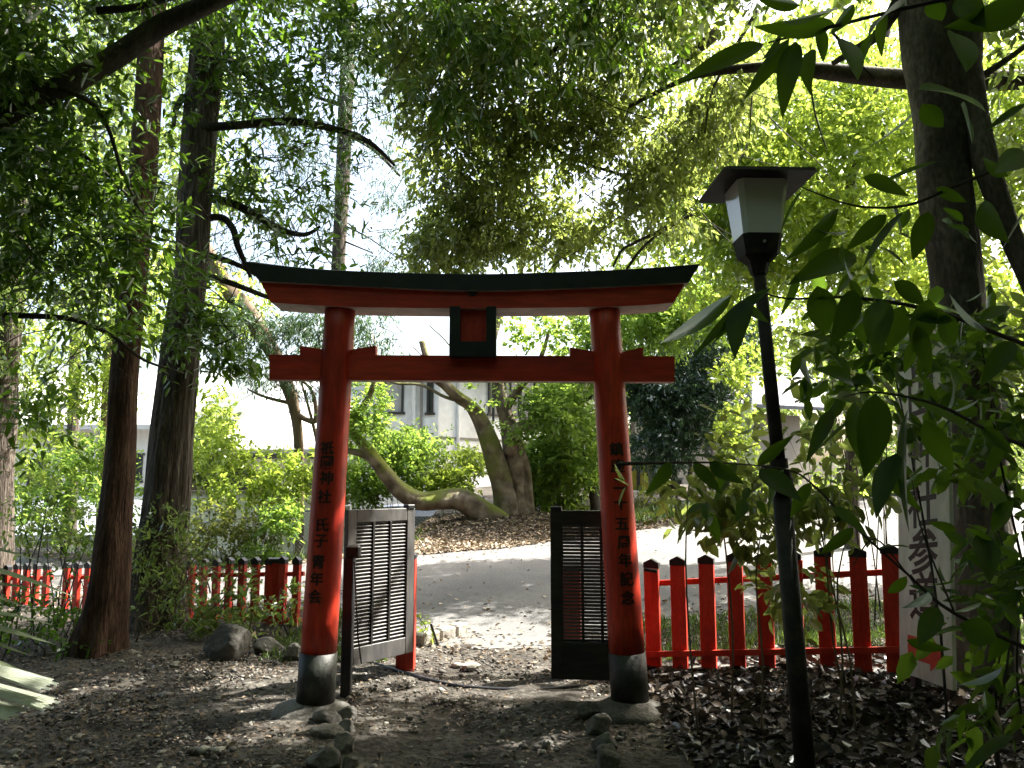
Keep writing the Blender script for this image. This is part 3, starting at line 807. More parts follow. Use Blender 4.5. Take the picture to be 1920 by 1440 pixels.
words_l = ['flat brown stone just under the left pillar base', 'grey edging stone touching the left pillar base on the right', 'broad edging stone, second row below the left pillar base', 'narrow pale edging stone at the inner edge, second row below left base', 'upright edging stone at the inner edge, left side of the path', 'large rounded edging stone at bottom of frame, left of the path', 'small edging stone at bottom of frame beside the large rounded one']
for i, ((a, b, c, d), lb) in enumerate(zip(ed, words_l)): rock(a, b, c, d, lb, 20 + i, 'stone', 'stones edging the path on the left', name='edging_stone', cat='edging stone')
ed = [(1104, 1333, 52, 34), (1124, 1362, 56, 40), (1134, 1394, 50, 44), (1142, 1428, 60, 48), (1070, 1322, 40, 16)]
words_r = ['edging stone nearest the right pillar base', 'rounded edging stone, second from the right pillar base', 'squarish edging stone, third from the right pillar base', 'tall edging stone at bottom of frame, right side of the path', 'flat pale stone on the path side of the right pillar base']
for i, ((a, b, c, d), lb) in enumerate(zip(ed, words_r)): rock(a, b, c, d, lb, 40 + i, 'stone', 'stones edging the path on the right', name='edging_stone', cat='edging stone')
rock(880, 1248, 44, 14, 'flat pale stone lying in the sunlit gateway', 61, 'stonelight')
rock(1290, 1268, 90, 12, 'flat grey kerb slab under the right fence', 62, 'stone')
rock(505, 1290, 16, 10, 'small pebble-like rock alone on the soil left of the pillar', 63, 'stonelight')
rock(330, 1243, 22, 10, 'small pale rock at the foot of the trunks', 64, 'stonelight')
def threshold():
    mb = MB(); pts = [(790, 1214), (826, 1204), (856, 1196), (878, 1188)]
    Wp = [G(*p) for p in pts]
    for i in range(3):
        a, b = Wp[i], Wp[i + 1]; u = (b - a); u.z = 0; L = u.length; u.normalize(); n = Vector((-u.y, u.x, 0))
        c = (a + b) / 2 + n * .05; mb.box((c.x, c.y, T(c.x, c.y) + .05), (L - .012, .12, .13), Matrix((u, n, Vector((0, 0, 1)))).transposed(), 0, .018)
    o = mb.build('kerb_stones', M['stonelight']); tag(o, 'pale stone kerb curving out from the gateway to the road', None, None, 'structure')
threshold()
hp = [G(*p) for p in ((690, 1243), (735, 1258), (790, 1274), (850, 1288), (905, 1294), (960, 1297), (1010, 1297), (1050, 1294), (1085, 1290))]
o = tube('hose', [p + Vector((0, 0, .012)) for p in hp], .016, M['hose'], None, 10, 6); tag(o, 'black hose lying in a curve across the gateway', 'hose')
mb = MB()
for i, (a, b) in enumerate((((808, 1170), (822, 1212)),)):
    q = G(*b); p = P(a[0], a[1], q.y); mb.tube([q, p], .012, 8)
o = mb.build('stake', M['blackwood']); tag(o, 'short dark stake beside the sprout at the gateway kerb', 'stake')
o = MB().tube([P(1208, 1068, 6.6), P(1232, 1071, 6.55)], .014, 10).build('fence_bracket', M['metal_dark']); tag(o, 'iron bracket joining the first right picket to the gate', 'bracket')

# ================================================================ BUILDINGS AND BACKGROUND THINGS
def wall_box(mb, a, b, z0, z1, th, mi=0, out=0.0):
    """upright slab from a to b (2-D), thickness behind the line"""
    a = Vector((a[0], a[1], 0)); b = Vector((b[0], b[1], 0)); u = (b - a).normalized(); n = Vector((-u.y, u.x, 0))
    L = (b - a).length; c = (a + b) / 2 + n * (th / 2 - out); c.z = (z0 + z1) / 2
    mb.box(c, (L, th, z1 - z0), Matrix((u, n, Vector((0, 0, 1)))).transposed(), mi)
def at_wall(a, b, px):
    """parameter along wall line a-b (2-D) where pixel column px meets it"""
    k = (px - CX) / FPX / CP          # x / y on the horizon row is k (approx); refined below
    ax, ay = a; bx, by = b
    k = (px - CX) / FPX
    # P gives x/d = rx/dy ; for rows near the horizon dy = CP + SP*tan -> about 1/CP
    f = 1 / (CP + SP * SP / CP)
    k *= f
    t = (k * ay - ax) / ((bx - ax) - k * (by - ay))
    return t
def house_wall(root, a, b, z0, z1, openings, mt, th=.25):
    """wall with real openings: openings (t0,t1,za,zb) along the wall; windows set in them"""
    A = Vector((a[0], a[1], 0)); Bv = Vector((b[0], b[1], 0)); L = (Bv - A).length; u = (Bv - A).normalized(); n = Vector((-u.y, u.x, 0))
    rot = Matrix((u, n, Vector((0, 0, 1)))).transposed()
    mb = MB()
    xs = sorted(set([0.0, L] + [o[0] * L for o in openings] + [o[1] * L for o in openings]))
    for x0, x1 in zip(xs[:-1], xs[1:]):
        if x1 - x0 < 1e-4: continue
        xm = (x0 + x1) / 2; cuts = sorted([(o[2], o[3]) for o in openings if o[0] * L - 1e-6 <= xm <= o[1] * L + 1e-6])
        z = z0
        for za, zb in cuts + [(z1, z1)]:
            if za - z > 1e-3:
                c = A + u * xm + n * (th / 2); c.z = (z + za) / 2; mb.box(c, (x1 - x0, th, za - z), rot)
            z = zb
    wl = mb.build('wall', mt, root)
    for o in openings:
        x0, x1, za, zb = o[0] * L, o[1] * L, o[2], o[3]
        m = MB(); fw = .07
        for (cx, cz, sx, sz) in (((x0 + x1) / 2, za + fw / 2, x1 - x0 + .1, fw), ((x0 + x1) / 2, zb - fw / 2, x1 - x0 + .1, fw), (x0 + fw / 2, (za + zb) / 2, fw, zb - za - 2 * fw), (x1 - fw / 2, (za + zb) / 2, fw, zb - za - 2 * fw)):
            c = A + u * cx - n * .02; c.z = cz; m.box(c, (sx, .09, sz), rot)
        if x1 - x0 > .9:
            for kx in range(1, int((x1 - x0) / .85) + 1):
                cx = x0 + (x1 - x0) * kx / (int((x1 - x0) / .85) + 1)
                c = A + u * cx; c.z = (za + zb) / 2; m.box(c, (.05, .06, zb - za - 2 * fw - .004), rot)
        fr = m.build('window', M['frame'], root)
        m = MB(); c = A + u * (x0 + x1) / 2 + n * .06; c.z = (za + zb) / 2; m.box(c, (x1 - x0 - .02, .012, zb - za - .02), rot); m.build('pane', M['glass'] if len(o) < 5 else M['curtain'], fr)
    return wl, A, u, n, rot, L
def zpx(py, d, px=CX): return P(px, py, d).z
def main_house():
    dA = 24.0
    a = (P(655, 800, dA).x, dA); c = (P(822, 800, dA).x, dA); r0 = (P(790, 800, dA).x, dA)
    b = (P(1130, 800, 29).x, 29.0)
    root = empty('white_house', (c[0], c[1], 1.0), 'two-storey cream plaster house seen through the torii, dark windows', 'house')
    zb = -.4; zt = zpx(683, dA)
    A_ = Vector((a[0], a[1])); C_ = Vector((c[0], c[1])); L = (C_ - A_).length
    def tt(px): return (P(px, 760, dA).x - a[0]) / (c[0] - a[0])
    house_wall(root, a, c, zb, zt, [(tt(712), tt(757), zpx(777, dA), zpx(712, dA), 1), (tt(800), tt(813), zpx(778, dA), zpx(705, dA))], M['plaster'])
    def tb(px):
        lo, hi = 0, 1
        for _ in range(30):
            m = (lo + hi) / 2; x = c[0] + (b[0] - c[0]) * m; y = c[1] + (b[1] - c[1]) * m
            if P(px, 780, y).x > x: lo = m
            else: hi = m
        return lo
    ob = [(tb(915), tb(1062), zpx(783, 26), zpx(700, 26)), (tb(868), tb(905), zpx(862, 25), zpx(848, 25)), (tb(935), tb(1010), zpx(862, 26), zpx(848, 26))]
    house_wall(root, c, b, zb, zt, ob, M['plaster'])
    mb = MB(); wall_box(mb, (c[0] + .02, c[1] + .015), b, zpx(824, 24.5), zpx(820, 24.5), .05, 0, .03); wall_box(mb, (P(735, 800, dA).x, dA), c, zpx(824, dA), zpx(820, dA), .05, 0, .03)
    mb.build('string_course', M['plasterdark'], root)
    for px, d in ((775, dA - .12), (859, 24.45)):
        m = MB(); x = P(px, 780, d).x; m.tube([(x, d, -.2), (x, d, zt - .15)], .055, 10); m.build('downpipe', M['white'], root)
    # recess edge left of second window
    m = MB(); x = P(790, 780, dA).x; m.box((x, dA - .05, (zb + zt) / 2), (.08, .08, zt - zb)); m.build('corner_post', M['plasterdark'], root)
    # roof
    zr = zt
    pts = [(a[0] - .5, dA - .6), (c[0] + .1, dA - .7), (b[0] + .6, b[1] - .6), (b[0] + .6, b[1] + 6), (a[0] - .5, dA + 10)]
    n = len(pts)
    vs = [(x, y, zr) for x, y in pts] + [(x, y, zr + .16) for x, y in pts]
    raw('roof', vs, [tuple(range(n))[::-1], tuple(range(n, 2 * n))] + [(i, (i + 1) % n, n + (i + 1) % n, n + i) for i in range(n)], M['rooftile'], root)
    # balcony posts in the dark strip
    m = MB()
    for px, d in ((975, 26.3), (925, 25.4)):
        x = P(px, 740, d - .3).x; m.box((x, d - .3, zpx(745, d)), (.08, .08, 1.6))
    m.build('balcony_post', M['frame'], root)
    m = MB(); wall_box(m, (a[0], dA), (a[0] + .01, dA + 9), zb, zt, .2); m.build('wall', M['plaster'], root)
main_house()
def left_house():
    d = 19.5
    x0 = P(395, 852, d).x; x1 = P(632, 852, d).x - 1.2
    root = empty('low_house', (x0, d, 0), 'low white house with glaring pale roof, left of the left pillar', 'house')
    ze = zpx(853, d); 
    mb = MB(); wall_box(mb, (x0 + .4, d + .7), (x1 + .9, d + .7), -.4, ze + .1, .2); mb.build('wall', M['plaster'], root)
    # sloping roof rising away
    zr = P(520, 712, d + 6).z
    mb = MB(); t = .14
    vs = [(x0, d, ze), (x1 + 1.2, d, ze), (x1 + 1.2, d + 6, zr), (x0, d + 6, zr)]
    vs += [(x, y, z + t) for x, y, z in vs]
    raw('roof', vs, [(0, 3, 2, 1), (4, 5, 6, 7), (0, 1, 5, 4), (1, 2, 6, 5), (2, 3, 7, 6), (3, 0, 4, 7)], M['roofpale'], root)
    mb = MB(); mb.tube([(x0 - .05, d - .09, ze - .02), (x1 + 1.2, d - .09, ze - .02)], .08, 10); mb.build('gutter', M['frame'], root)
    for px in (440, 585):
        mb = MB(); x = P(px, 900, d + .66).x; mb.box((x, d + .66, ze - .6), (.8, .1, .7)); mb.build('window', M['frame'], root)
left_house()
def garden_wall():
    d = 17.6
    x0 = P(330, 1000, d).x; x1 = P(650, 1000, d).x
    z0 = -.6; zt = zpx(925, d)
    root = empty('garden_wall', (x0, d, -.4), 'pale plastered wall with globe fittings behind the left picket fence', 'wall')
    mb = MB(); mb.box(((x0 + x1) / 2, d, (z0 + zt) / 2), (x1 - x0, .2, zt - z0)); mb.build('wall_panel', M['plaster'], root)
    mb = MB(); mb.box(((x0 + x1) / 2, d - .02, zt + .03), (x1 - x0 + .04, .28, .06)); mb.build('coping', M['plasterdark'], root)
    mb = MB(); mb.box(((x0 + x1) / 2, d - .16, zpx(1036, d)), (x1 - x0, .16, .1)); mb.build('ledge', M['white'], root)
    for px in (503, 560):
        p = P(px, 1012, d - .26); m = MB(); m.tube([p, p + Vector((0, .16, -.03))], .05, 10); o = m.build('fitting', M['galv'], root)
        bm = bmesh.new(); bmesh.ops.create_uvsphere(bm, u_segments=16, v_segments=10, radius=.085)
        for v in bm.verts: v.co += p
        me = bpy.data.meshes.new('globe'); bm.to_mesh(me); bm.free(); link_mesh('globe', me, M['white'], o, True)
garden_wall()
def far_left_house():
    d = 26
    x0 = P(-80, 900, d).x; x1 = P(300, 900, d).x
    root = empty('grey_house', (x0, d, 0), 'house with white wall half hidden by leaves at far left', 'house')
    tt = lambda px: (P(px, 800, d).x - x0) / (x1 - x0)
    house_wall(root, (x0, d), (x1, d), -.5, zpx(800, d), [(tt(255), tt(272), zpx(905, d), zpx(850, d)), (tt(60), tt(100), zpx(920, d), zpx(860, d))], M['plaster'])
    ze = zpx(802, d); zr = ze + 2.4
    vs = [(x0 - 1, d - .7, ze - .1), (x1 + .7, d - .7, ze - .1), (x1 + .7, d + 5, zr), (x0 - 1, d + 5, zr)]; vs += [(x, y, z + .15) for x, y, z in vs]
    raw('roof', vs, [(0, 3, 2, 1), (4, 5, 6, 7), (0, 1, 5, 4), (1, 2, 6, 5), (2, 3, 7, 6), (3, 0, 4, 7)], M['roofpale'], root)
    # lean-to roof of blue-grey tiles in front
    d2 = 21; xa = P(-60, 980, d2).x; xb = P(268, 980, d2).x
    za = zpx(1012, d2); zb = zpx(945, d2 + 3)
    vs = [(xa, d2, za), (xb, d2, za), (xb, d2 + 3, zb), (xa, d2 + 3, zb)]; vs += [(x, y, z + .12) for x, y, z in vs]
    r2 = empty('tiled_shed', (xa, d2, -.4), 'low shed with blue-grey tiled roof behind leaves at far left', 'shed')
    raw('roof', vs, [(0, 3, 2, 1), (4, 5, 6, 7), (0, 1, 5, 4), (1, 2, 6, 5), (2, 3, 7, 6), (3, 0, 4, 7)], M['carpaint'], r2)
    mb = MB(); wall_box(mb, (xa + .2, d2 + .3), (xb - .2, d2 + .3), -.5, za + .03, .15); mb.build('wall', M['plasterdark'], r2)
far_left_house()
def right_house():
    d = 30
    x0 = P(1190, 800, d).x; x1 = P(1500, 800, d + 4).x
    root = empty('tiled_house', (x0, d, 1.4), 'dark tan house with blue-grey tiled roof behind the right pillar', 'house')
    def tr(px):
        lo, hi = 0, 1
        for _ in range(30):
            m = (lo + hi) / 2
            if P(px, 800, d + 4 * m).x > x0 + (x1 - x0) * m: lo = m
            else: hi = m
        return lo
    house_wall(root, (x0, d), (x1, d + 4), .8, zpx(762, d), [(tr(1300), tr(1330), zpx(797, d), zpx(770, d)), (tr(1262), tr(1275), zpx(960, d), zpx(895, d))], M['plasterdark'])
    ze = zpx(757, d); zr = zpx(690, d + 4)
    vs = [(x0 - .5, d - .9, ze), (x1 + 1.5, d + 3.2, ze), (x1 + .8, d + 8, zr), (x0 - .5, d + 5, zr)]; vs += [(x, y, z + .15) for x, y, z in vs]
    raw('roof', vs, [(0, 3, 2, 1), (4, 5, 6, 7), (0, 1, 5, 4), (1, 2, 6, 5), (2, 3, 7, 6), (3, 0, 4, 7)], M['rooftile'], root)
    a = P(1362, 727, d - 1.6); b = P(1402, 750, d - 1.4)
    MB().tube([a, b], .11, 8).build('bargeboard', M['plaster'], root)
    # yellow panels
    r = empty('yellow_shed', (P(1190, 900, 24).x, 24, 1.4), 'yellow panelled shed behind the chain-link fence right of the pillar', 'shed')
    xa = P(1180, 900, 24).x; xb = P(1258, 900, 24).x
    MB().box(((xa + xb) / 2, 24.3, (1.0 + zpx(868, 24)) / 2), (xb - xa, .5, zpx(868, 24) - 1.0)).build('panel', M['yellow'], r)
    m = MB()
    for px in (1197, 1227, 1257): x = P(px, 900, 23.98).x; m.box((x, 23.98, (1.0 + zpx(865, 24)) / 2), (.09, .1, zpx(865, 24) - 1.0))
    m.build('door_frame', M['frame'], r)
    MB().box(((xa + xb) / 2, 24.2, zpx(866, 24) + .06), (xb - xa + .3, .9, .1)).build('roof', M['rooftile'], r)
    # utility pole with pale green box
    p = P(1406, 760, 22); zb = T(p.x, 22)
    r = empty('utility_pole', (p.x, 22, zb), 'grey utility pole with pale green panel beyond the road', 'utility pole')
    MB().tube([(p.x, 22, zb - .3), (p.x, 22, zpx(685, 22))], .085, 12).build('shaft', M['galv'], r)
    q = P(1408, 880, 21.8); MB().box((q.x, 21.85, (zpx(985, 22) + zpx(770, 22)) / 2), (.42, .12, zpx(770, 22) - zpx(985, 22)), None, 0, .01).build('panel', M['greenpost'], r)
    # grey street-side wall
    r = empty('block_wall', (P(1240, 1000, 20.5).x, 20.5, 1), 'grey block wall along the far side of the road, right part', 'wall')
    m = MB(); a = (P(1300, 950, 20.8).x, 20.8); b = (P(1700, 950, 27).x, 27.); wall_box(m, a, b, .8, zpx(860, 21.5), .15); m.build('wall_panel', M['plasterdark'], r)
right_house()
def chain_fence(label, a, b, h, za=None, zb=None, posts=4, cell=.075):
    A = Vector((a[0], a[1], za if za is not None else T(*a))); B = Vector((b[0], b[1], zb if zb is not None else T(*b)))
    root = empty('chain_link_fence', A, label, 'fence')
    L = (B - A).length; u = (B - A).normalized(); up = Vector((0, 0, 1))
    v = []; f = []
    n = int(L / cell); rows = h / cell
    def strand(p, q):
        w = .0028; dd = (q - p).normalized(); s_ = dd.cross(Vector((0, 1, 0))).normalized() * w; t_ = Vector((0, w, 0)); b0 = len(v)
        v.extend([p + s_, p - s_ * .5 + t_, p - s_ * .5 - t_, q + s_, q - s_ * .5 + t_, q - s_ * .5 - t_])
        f.extend([(b0, b0 + 1, b0 + 4, b0 + 3), (b0 + 1, b0 + 2, b0 + 5, b0 + 4), (b0 + 2, b0, b0 + 3, b0 + 5)])
    kk = int(rows)
    for i in range(-kk, n + 1):
        for sgn in (1, -1):
            s0 = i * cell if sgn == 1 else (i + kk) * cell; t0 = 0.0; s1 = s0 + sgn * kk * cell; t1 = kk * cell
            if sgn == 1:
                if s0 < 0: t0 = -s0; s0 = 0
                if s1 > L: t1 -= (s1 - L); s1 = L
            else:
                if s0 > L: t0 = s0 - L; s0 = L
                if s1 < 0: t1 += s1; s1 = 0
            if t1 - t0 < .02: continue
            strand(A + u * s0 + up * (.04 + t0), A + u * s1 + up * (.04 + t1))
    raw('wire_mesh', v, f, M['galv'], root)
    for i in range(posts + 1):
        p = A + u * L * i / posts; MB().tube([p - up * .3, p + up * (h + .04)], .024, 8).build('post', M['galv'], root)
    MB().tube([A + up * (h + .03), B + up * (h + .03)], .021, 8).build('rail', M['galv'], root)
q1 = P(20, 1075, 16.5); q2 = P(660, 955, 14.8)
chain_fence('chain-link fence with pale rails between left picket fence and the houses', (q1.x, 16.0), (q2.x, 14.6), .95, P(60, 1120, 16).z, P(640, 1052, 14.6).z, 4)
q1 = P(660, 950, 16.2); q2 = P(905, 955, 16.6)
chain_fence('chain-link fence under the mossy bent limb, in front of the parked car', (q1.x, 16.6), (q2.x, 17.0), .85, P(700, 1048, 16.4).z, P(905, 1012, 17).z, 3)
q1 = P(985, 930, 18.5); q2 = P(1262, 940, 19.5)
chain_fence('chain-link fence hung with creepers right of the mossy tree', (q1.x, 18.4), (q2.x, 19.4), .95, P(985, 1000, 18.4).z, P(1240, 1000, 19.4).z, 4)
q1 = P(990, 925, 18.5)

def car():
    cx, cy = P(755, 985, 20.5).x, 20.5
    zg = -.38
    root = empty('parked_car', (cx, cy, zg), 'silver car parked beyond the chain-link fence under the mossy limb', 'car')
    # side profile (length along x), half widths per station
    prof = [(-2.1, .35, .62), (-2.05, .3, .8), (-1.2, .25, .96), (-1.15, .25, .98), (1.3, .25, .98), (2.0, .28, .92), (2.12, .35, .7)]
    def loft(name, sec, mt, parent):
        # sec: list of (x, z_low, z_high, halfw_low, halfw_high)
        v = []; f = []
        for (x, zl, zh, wl, wh) in sec:
            r = .06
            v += [(cx + x, cy - wl, zg + zl), (cx + x, cy - wl * 1.01, zg + (zl + zh) / 2), (cx + x, cy - wh, zg + zh - r), (cx + x, cy - wh + .1, zg + zh), (cx + x, cy + wh - .1, zg + zh), (cx + x, cy + wh, zg + zh - r), (cx + x, cy + wl * 1.01, zg + (zl + zh) / 2), (cx + x, cy + wl, zg + zl)]
        n = len(sec)
        for i in range(n - 1):
            for j in range(8):
                k = (j + 1) % 8; f.append((i * 8 + j, i * 8 + k, (i + 1) * 8 + k, (i + 1) * 8 + j))
        f += [tuple(range(8))[::-1], tuple(range(8 * n - 8, 8 * n))]
        return raw(name, v, f, mt, parent, False)
    body = loft('body', [(-2.15, .4, .6, .72, .68), (-2.08, .25, .78, .82, .76), (-1.3, .22, .95, .85, .8), (-1.0, .22, .98, .85, .8), (1.3, .22, 1.0, .85, .8), (1.95, .25, .95, .83, .76), (2.12, .4, .75, .74, .68)], M['carpaint'], root)
    loft('cabin_glass', [(-1.15, .96, .99, .74, .7), (-.45, .96, 1.40, .76, .6), (.9, .96, 1.43, .76, .6), (1.75, .96, .99, .74, .68)], M['glass'], body)
    loft('roof', [(-.5, 1.395, 1.43, .6, .58), (-.2, 1.4, 1.47, .62, .58), (.7, 1.4, 1.48, .62, .58), (.95, 1.42, 1.45, .6, .58)], M['carpaint'], body)
    for x in (-1.35, 1.3):
        for s_ in (-1, 1):
            w_ = MB(); w_.tube([(cx + x, cy + s_ * .66, zg + .31), (cx + x, cy + s_ * .87, zg + .31)], .31, 22); wo = w_.build('wheel', M['rubber'], root)
            w_ = MB(); w_.tube([(cx + x, cy + s_ * .8, zg + .31), (cx + x, cy + s_ * .878, zg + .31)], .19, 16); w_.build('rim', M['galv'], wo)
    for s_ in (-1, 1):
        MB().box((cx - 2.1, cy + s_ * .58, zg + .62), (.1, .26, .13), None, 0, .02).build('headlight', M['glass'], root)
        MB().box((cx + 2.08, cy + s_ * .6, zg + .75), (.1, .2, .16), None, 0, .02).build('tail_light', M['signred'], root)
    MB().box((cx - 2.17, cy, zg + .42), (.06, 1.3, .12), None, 0, .01).build('bumper', M['carpaint'], root)
car()

# ================================================================ TREES
def px_path(lst, wmul=1.0):
    pts, rad = [], []
    for px, py, d, wd in lst:
        p = P(px, py, d); pts.append(p); rad.append(wd / 2 / FPX * math.hypot(d, p.z - EYE) * wmul)
    return pts, rad
def tree(name, label, base_path, mt, seed, cat='tree', group=None, lump=.1, flute=.0, n=20, k=6, ridge=0.0):
    pts, rad = px_path(base_path)
    root = empty(name, (pts[0].x, pts[0].y, T(pts[0].x, pts[0].y)), label, cat, group)
    # carry the foot into the ground
    f = pts[0].copy(); f.z = min(f.z, T(f.x, f.y)) - .15
    tr = tube('trunk', [f] + pts, [rad[0] * 1.1] + rad, mt, root, n, k, lump, seed, flute, ridge)
    return root
def limb(root, paths, mt, seed, name='branch', lump=.12, n=9):
    for i, pth in enumerate(paths):
        pts, rad = px_path(pth); tube(name, pts, rad, mt, root, n, 5, lump, seed + i)
def twigs(root, rng_seed, box, n, mt, name='twigs', length=(.4, 1.0), droop=.3, rad=.006):
    rg = random.Random(rng_seed); lst = []
    for _ in range(n):
        b = rg.choice(box)
        c = Vector((b[0] + rg.uniform(-.9, .9) * b[3], b[1] + rg.uniform(-.9, .9) * b[4], b[2] + rg.uniform(-.8, .8) * b[5]))
        dv = Vector((rg.gauss(0, 1), rg.gauss(0, .6), rg.gauss(-droop, .5))).normalized(); L = rg.uniform(*length)
        p = [c]; 
        for j in range(3):
            dv = (dv + Vector((rg.gauss(0, .25), rg.gauss(0, .25), rg.gauss(-.1, .2)))).normalized(); p.append(p[-1] + dv * L / 3)
        lst.append((p, [rad * 1.5, rad * 1.1, rad * .8, rad * .4]))
    return tubes(name, lst, mt, root, 5, 2, .0, rng_seed)

# -- T1 leaning reddish trunk at left
t1 = tree('reddish_tree', 'slender reddish trunk leaning right, nearest of the two at left', [(183, 1222, 7.3, 84), (196, 1150, 7.3, 70), (206, 1080, 7.3, 64), (218, 950, 7.35, 55), (226, 840, 7.4, 51), (233, 720, 7.4, 50), (252, 500, 7.5, 49), (270, 300, 7.6, 46), (283, 100, 7.8, 40), (290, -60, 7.9, 36), (300, -700, 8.4, 28)], M['bark_red'], 1, lump=.09, flute=.3, n=72, k=22, ridge=.022)
t1b = [blob(290, -260, 7.9, 420, 230, 1.6), blob(120, 60, 7.5, 160, 110, .8), blob(200, -520, 8.2, 500, 260, 2)]
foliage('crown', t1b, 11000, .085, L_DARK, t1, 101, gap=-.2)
# -- T2 tall furrowed trunk
t2 = tree('cypress_tree', 'thick furrowed trunk second from left, ivy and shrubs round its foot', [(290, 1185, 8.6, 128), (296, 1120, 8.6, 96), (304, 1020, 8.6, 84), (318, 870, 8.65, 76), (332, 720, 8.7, 70), (357, 500, 8.8, 60), (370, 300, 8.9, 60), (388, 100, 9.0, 54), (394, -50, 9.1, 48), (398, -300, 9.3, 40), (400, -800, 9.6, 30)], M['bark_grey'], 2, lump=.08, flute=.35, n=88, k=22, ridge=.04)
limb(t2, [[(378, 372, 8.9, 16), (420, 376, 8.9, 14), (470, 398, 9, 15), (520, 428, 9.1, 13), (570, 440, 9.2, 9), (600, 425, 9.3, 5)],
          [(380, 410, 8.9, 14), (415, 408, 8.9, 13), (436, 428, 8.8, 12), (446, 462, 8.8, 11), (460, 495, 8.9, 9), (470, 520, 9, 6)],
          [(378, 475, 9, 12), (430, 490, 9.1, 10), (480, 515, 9.2, 7), (540, 560, 9.4, 4)],
          [(380, 515, 9, 13), (430, 530, 9, 11), (490, 553, 9.1, 9), (560, 580, 9.3, 5)],
          [(392, 70, 9, 16), (450, 130, 9, 12), (505, 170, 9.1, 8), (540, 230, 9.2, 5)],
          [(368, 240, 8.8, 18), (450, 235, 8.8, 15), (540, 228, 8.9, 14), (620, 240, 9, 12), (690, 265, 9.2, 9), (740, 310, 9.4, 5)],
          [(345, 180, 8.8, 12), (330, 205, 8.7, 10), (325, 240, 8.6, 7)]], M['bark_dark'], 200)
t2b = [blob(450, 180, 8.8, 110, 110, .8), blob(520, 60, 9, 150, 110, 1.0), blob(560, 290, 9, 100, 70, .7), blob(500, 350, 9.1, 110, 50, .6), blob(640, 120, 9, 90, 100, .7), blob(520, 440, 9, 50, 40, .4, 1200), blob(560, 480, 9, 60, 40, .4, 1500), blob(410, -260, 9, 420, 230, 1.8), blob(640, 430, 9.2, 40, 60, .4, 1200)]
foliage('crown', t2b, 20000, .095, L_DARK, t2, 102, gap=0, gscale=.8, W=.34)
# -- T3 dim trunk at far left
t3 = tree('mottled_tree', 'dim mottled trunk at the left edge behind foliage', [(-12, 1120, 10.5, 70), (-6, 900, 10.5, 54), (8, 700, 10.6, 50), (24, 520, 10.7, 48), (38, 380, 10.8, 44), (52, 200, 11, 38), (64, -100, 11.2, 30)], M['bark_grey'], 3, lump=.1)
t3b = [blob(30, 300, 10.5, 200, 180, 1.5), blob(120, 480, 10.5, 170, 120, 1.2), blob(40, 600, 10, 130, 100, 1.2), blob(60, 40, 10.8, 200, 150, 1.5)]
foliage('crown', t3b, 14000, .085, L_MID, t3, 103, gap=-.2)
# -- T4 leaning limb over upper left
t4 = tree('leaning_tree', 'dark limb slanting across the upper left corner with glossy leaves', [(-700, 1500, 5.2, 200), (-520, 1000, 5.2, 120), (-300, 500, 5.3, 80), (-120, 300, 5.4, 50), (20, 205, 5.5, 42), (120, 160, 5.6, 38), (220, 105, 5.7, 36), (300, 50, 5.8, 34), (380, 12, 5.9, 30), (470, -30, 6, 26), (640, -120, 6.4, 18)], M['bark_dark'], 4, lump=.1)
limb(t4, [[(60, 150, 5.5, 10), (180, 200, 5.6, 8), (230, 330, 5.7, 5)], [(180, 20, 5.7, 14), (260, 12, 5.8, 13), (340, -10, 6, 9)], [(-40, 590, 6.5, 12), (60, 592, 6.5, 11), (140, 600, 6.6, 9), (210, 630, 6.7, 7), (270, 675, 6.8, 5), (345, 700, 6.9, 3)], [(-60, 230, 6, 14), (80, 265, 6, 10), (170, 300, 6.1, 7), (270, 400, 6.2, 3)], [(230, 320, 6.3, 5), (250, 370, 6.3, 4), (272, 405, 6.3, 2)]], M['bark_dark'], 220)
t4b = [blob(60, 60, 5.6, 170, 110, .7), blob(150, 250, 5.8, 170, 100, .7), blob(60, 420, 6.2, 150, 110, .8), blob(160, 560, 6.4, 120, 80, .7), blob(230, 400, 6.3, 60, 90, .5, 6000), blob(-200, 200, 5.2, 260, 300, 1.3), blob(430, -60, 6.2, 160, 90, .9), blob(0, -300, 5, 600, 200, 1.6), blob(90, 760, 7, 110, 80, .6, 7000)]
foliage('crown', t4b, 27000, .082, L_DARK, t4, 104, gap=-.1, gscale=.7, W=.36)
# -- low leaves hung round the trunks
t2v = empty('ivy', (P(330, 1200, 8.2).x, 8.2, 0), 'ivy and shrubby sprouts round the foot of the furrowed trunk', 'ivy')
foliage('leaf_mass', [blob(330, 1090, 8.1, 70, 90, .45), blob(380, 1110, 7.9, 60, 60, .4), blob(300, 1000, 8.2, 50, 70, .35), blob(420, 1150, 7.9, 50, 40, .3), blob(345, 960, 8.2, 40, 45, .3)], 1700, .06, L_MID, t2v, 105, gap=-.3, gscale=.4, tw=.2)
twigs(t2v, 106, [blob(330, 1130, 8.0, 80, 90, .4)], 30, M['bark_pale'], 'stem', (.3, .8), -.8)
t2w = empty('leafy_sprouts', (P(365, 600, 8.2).x, 8.2, 0.0), 'glossy leafy sprouts hanging on the furrowed trunk at mid height', 'creeper')
foliage('leaf_mass', [blob(345, 560, 8.15, 45, 90, .3), blob(400, 640, 8.3, 60, 60, .4), blob(440, 680, 8.4, 40, 35, .3), blob(310, 640, 8.2, 30, 50, .3)], 1300, .09, L_DARK, t2w, 107, gap=-.3, gscale=.4, tw=.25)
twigs(t2w, 108, [blob(380, 600, 8.25, 60, 80, .2)], 16, M['bark_dark'], 'stem', (.3, .7), .2)
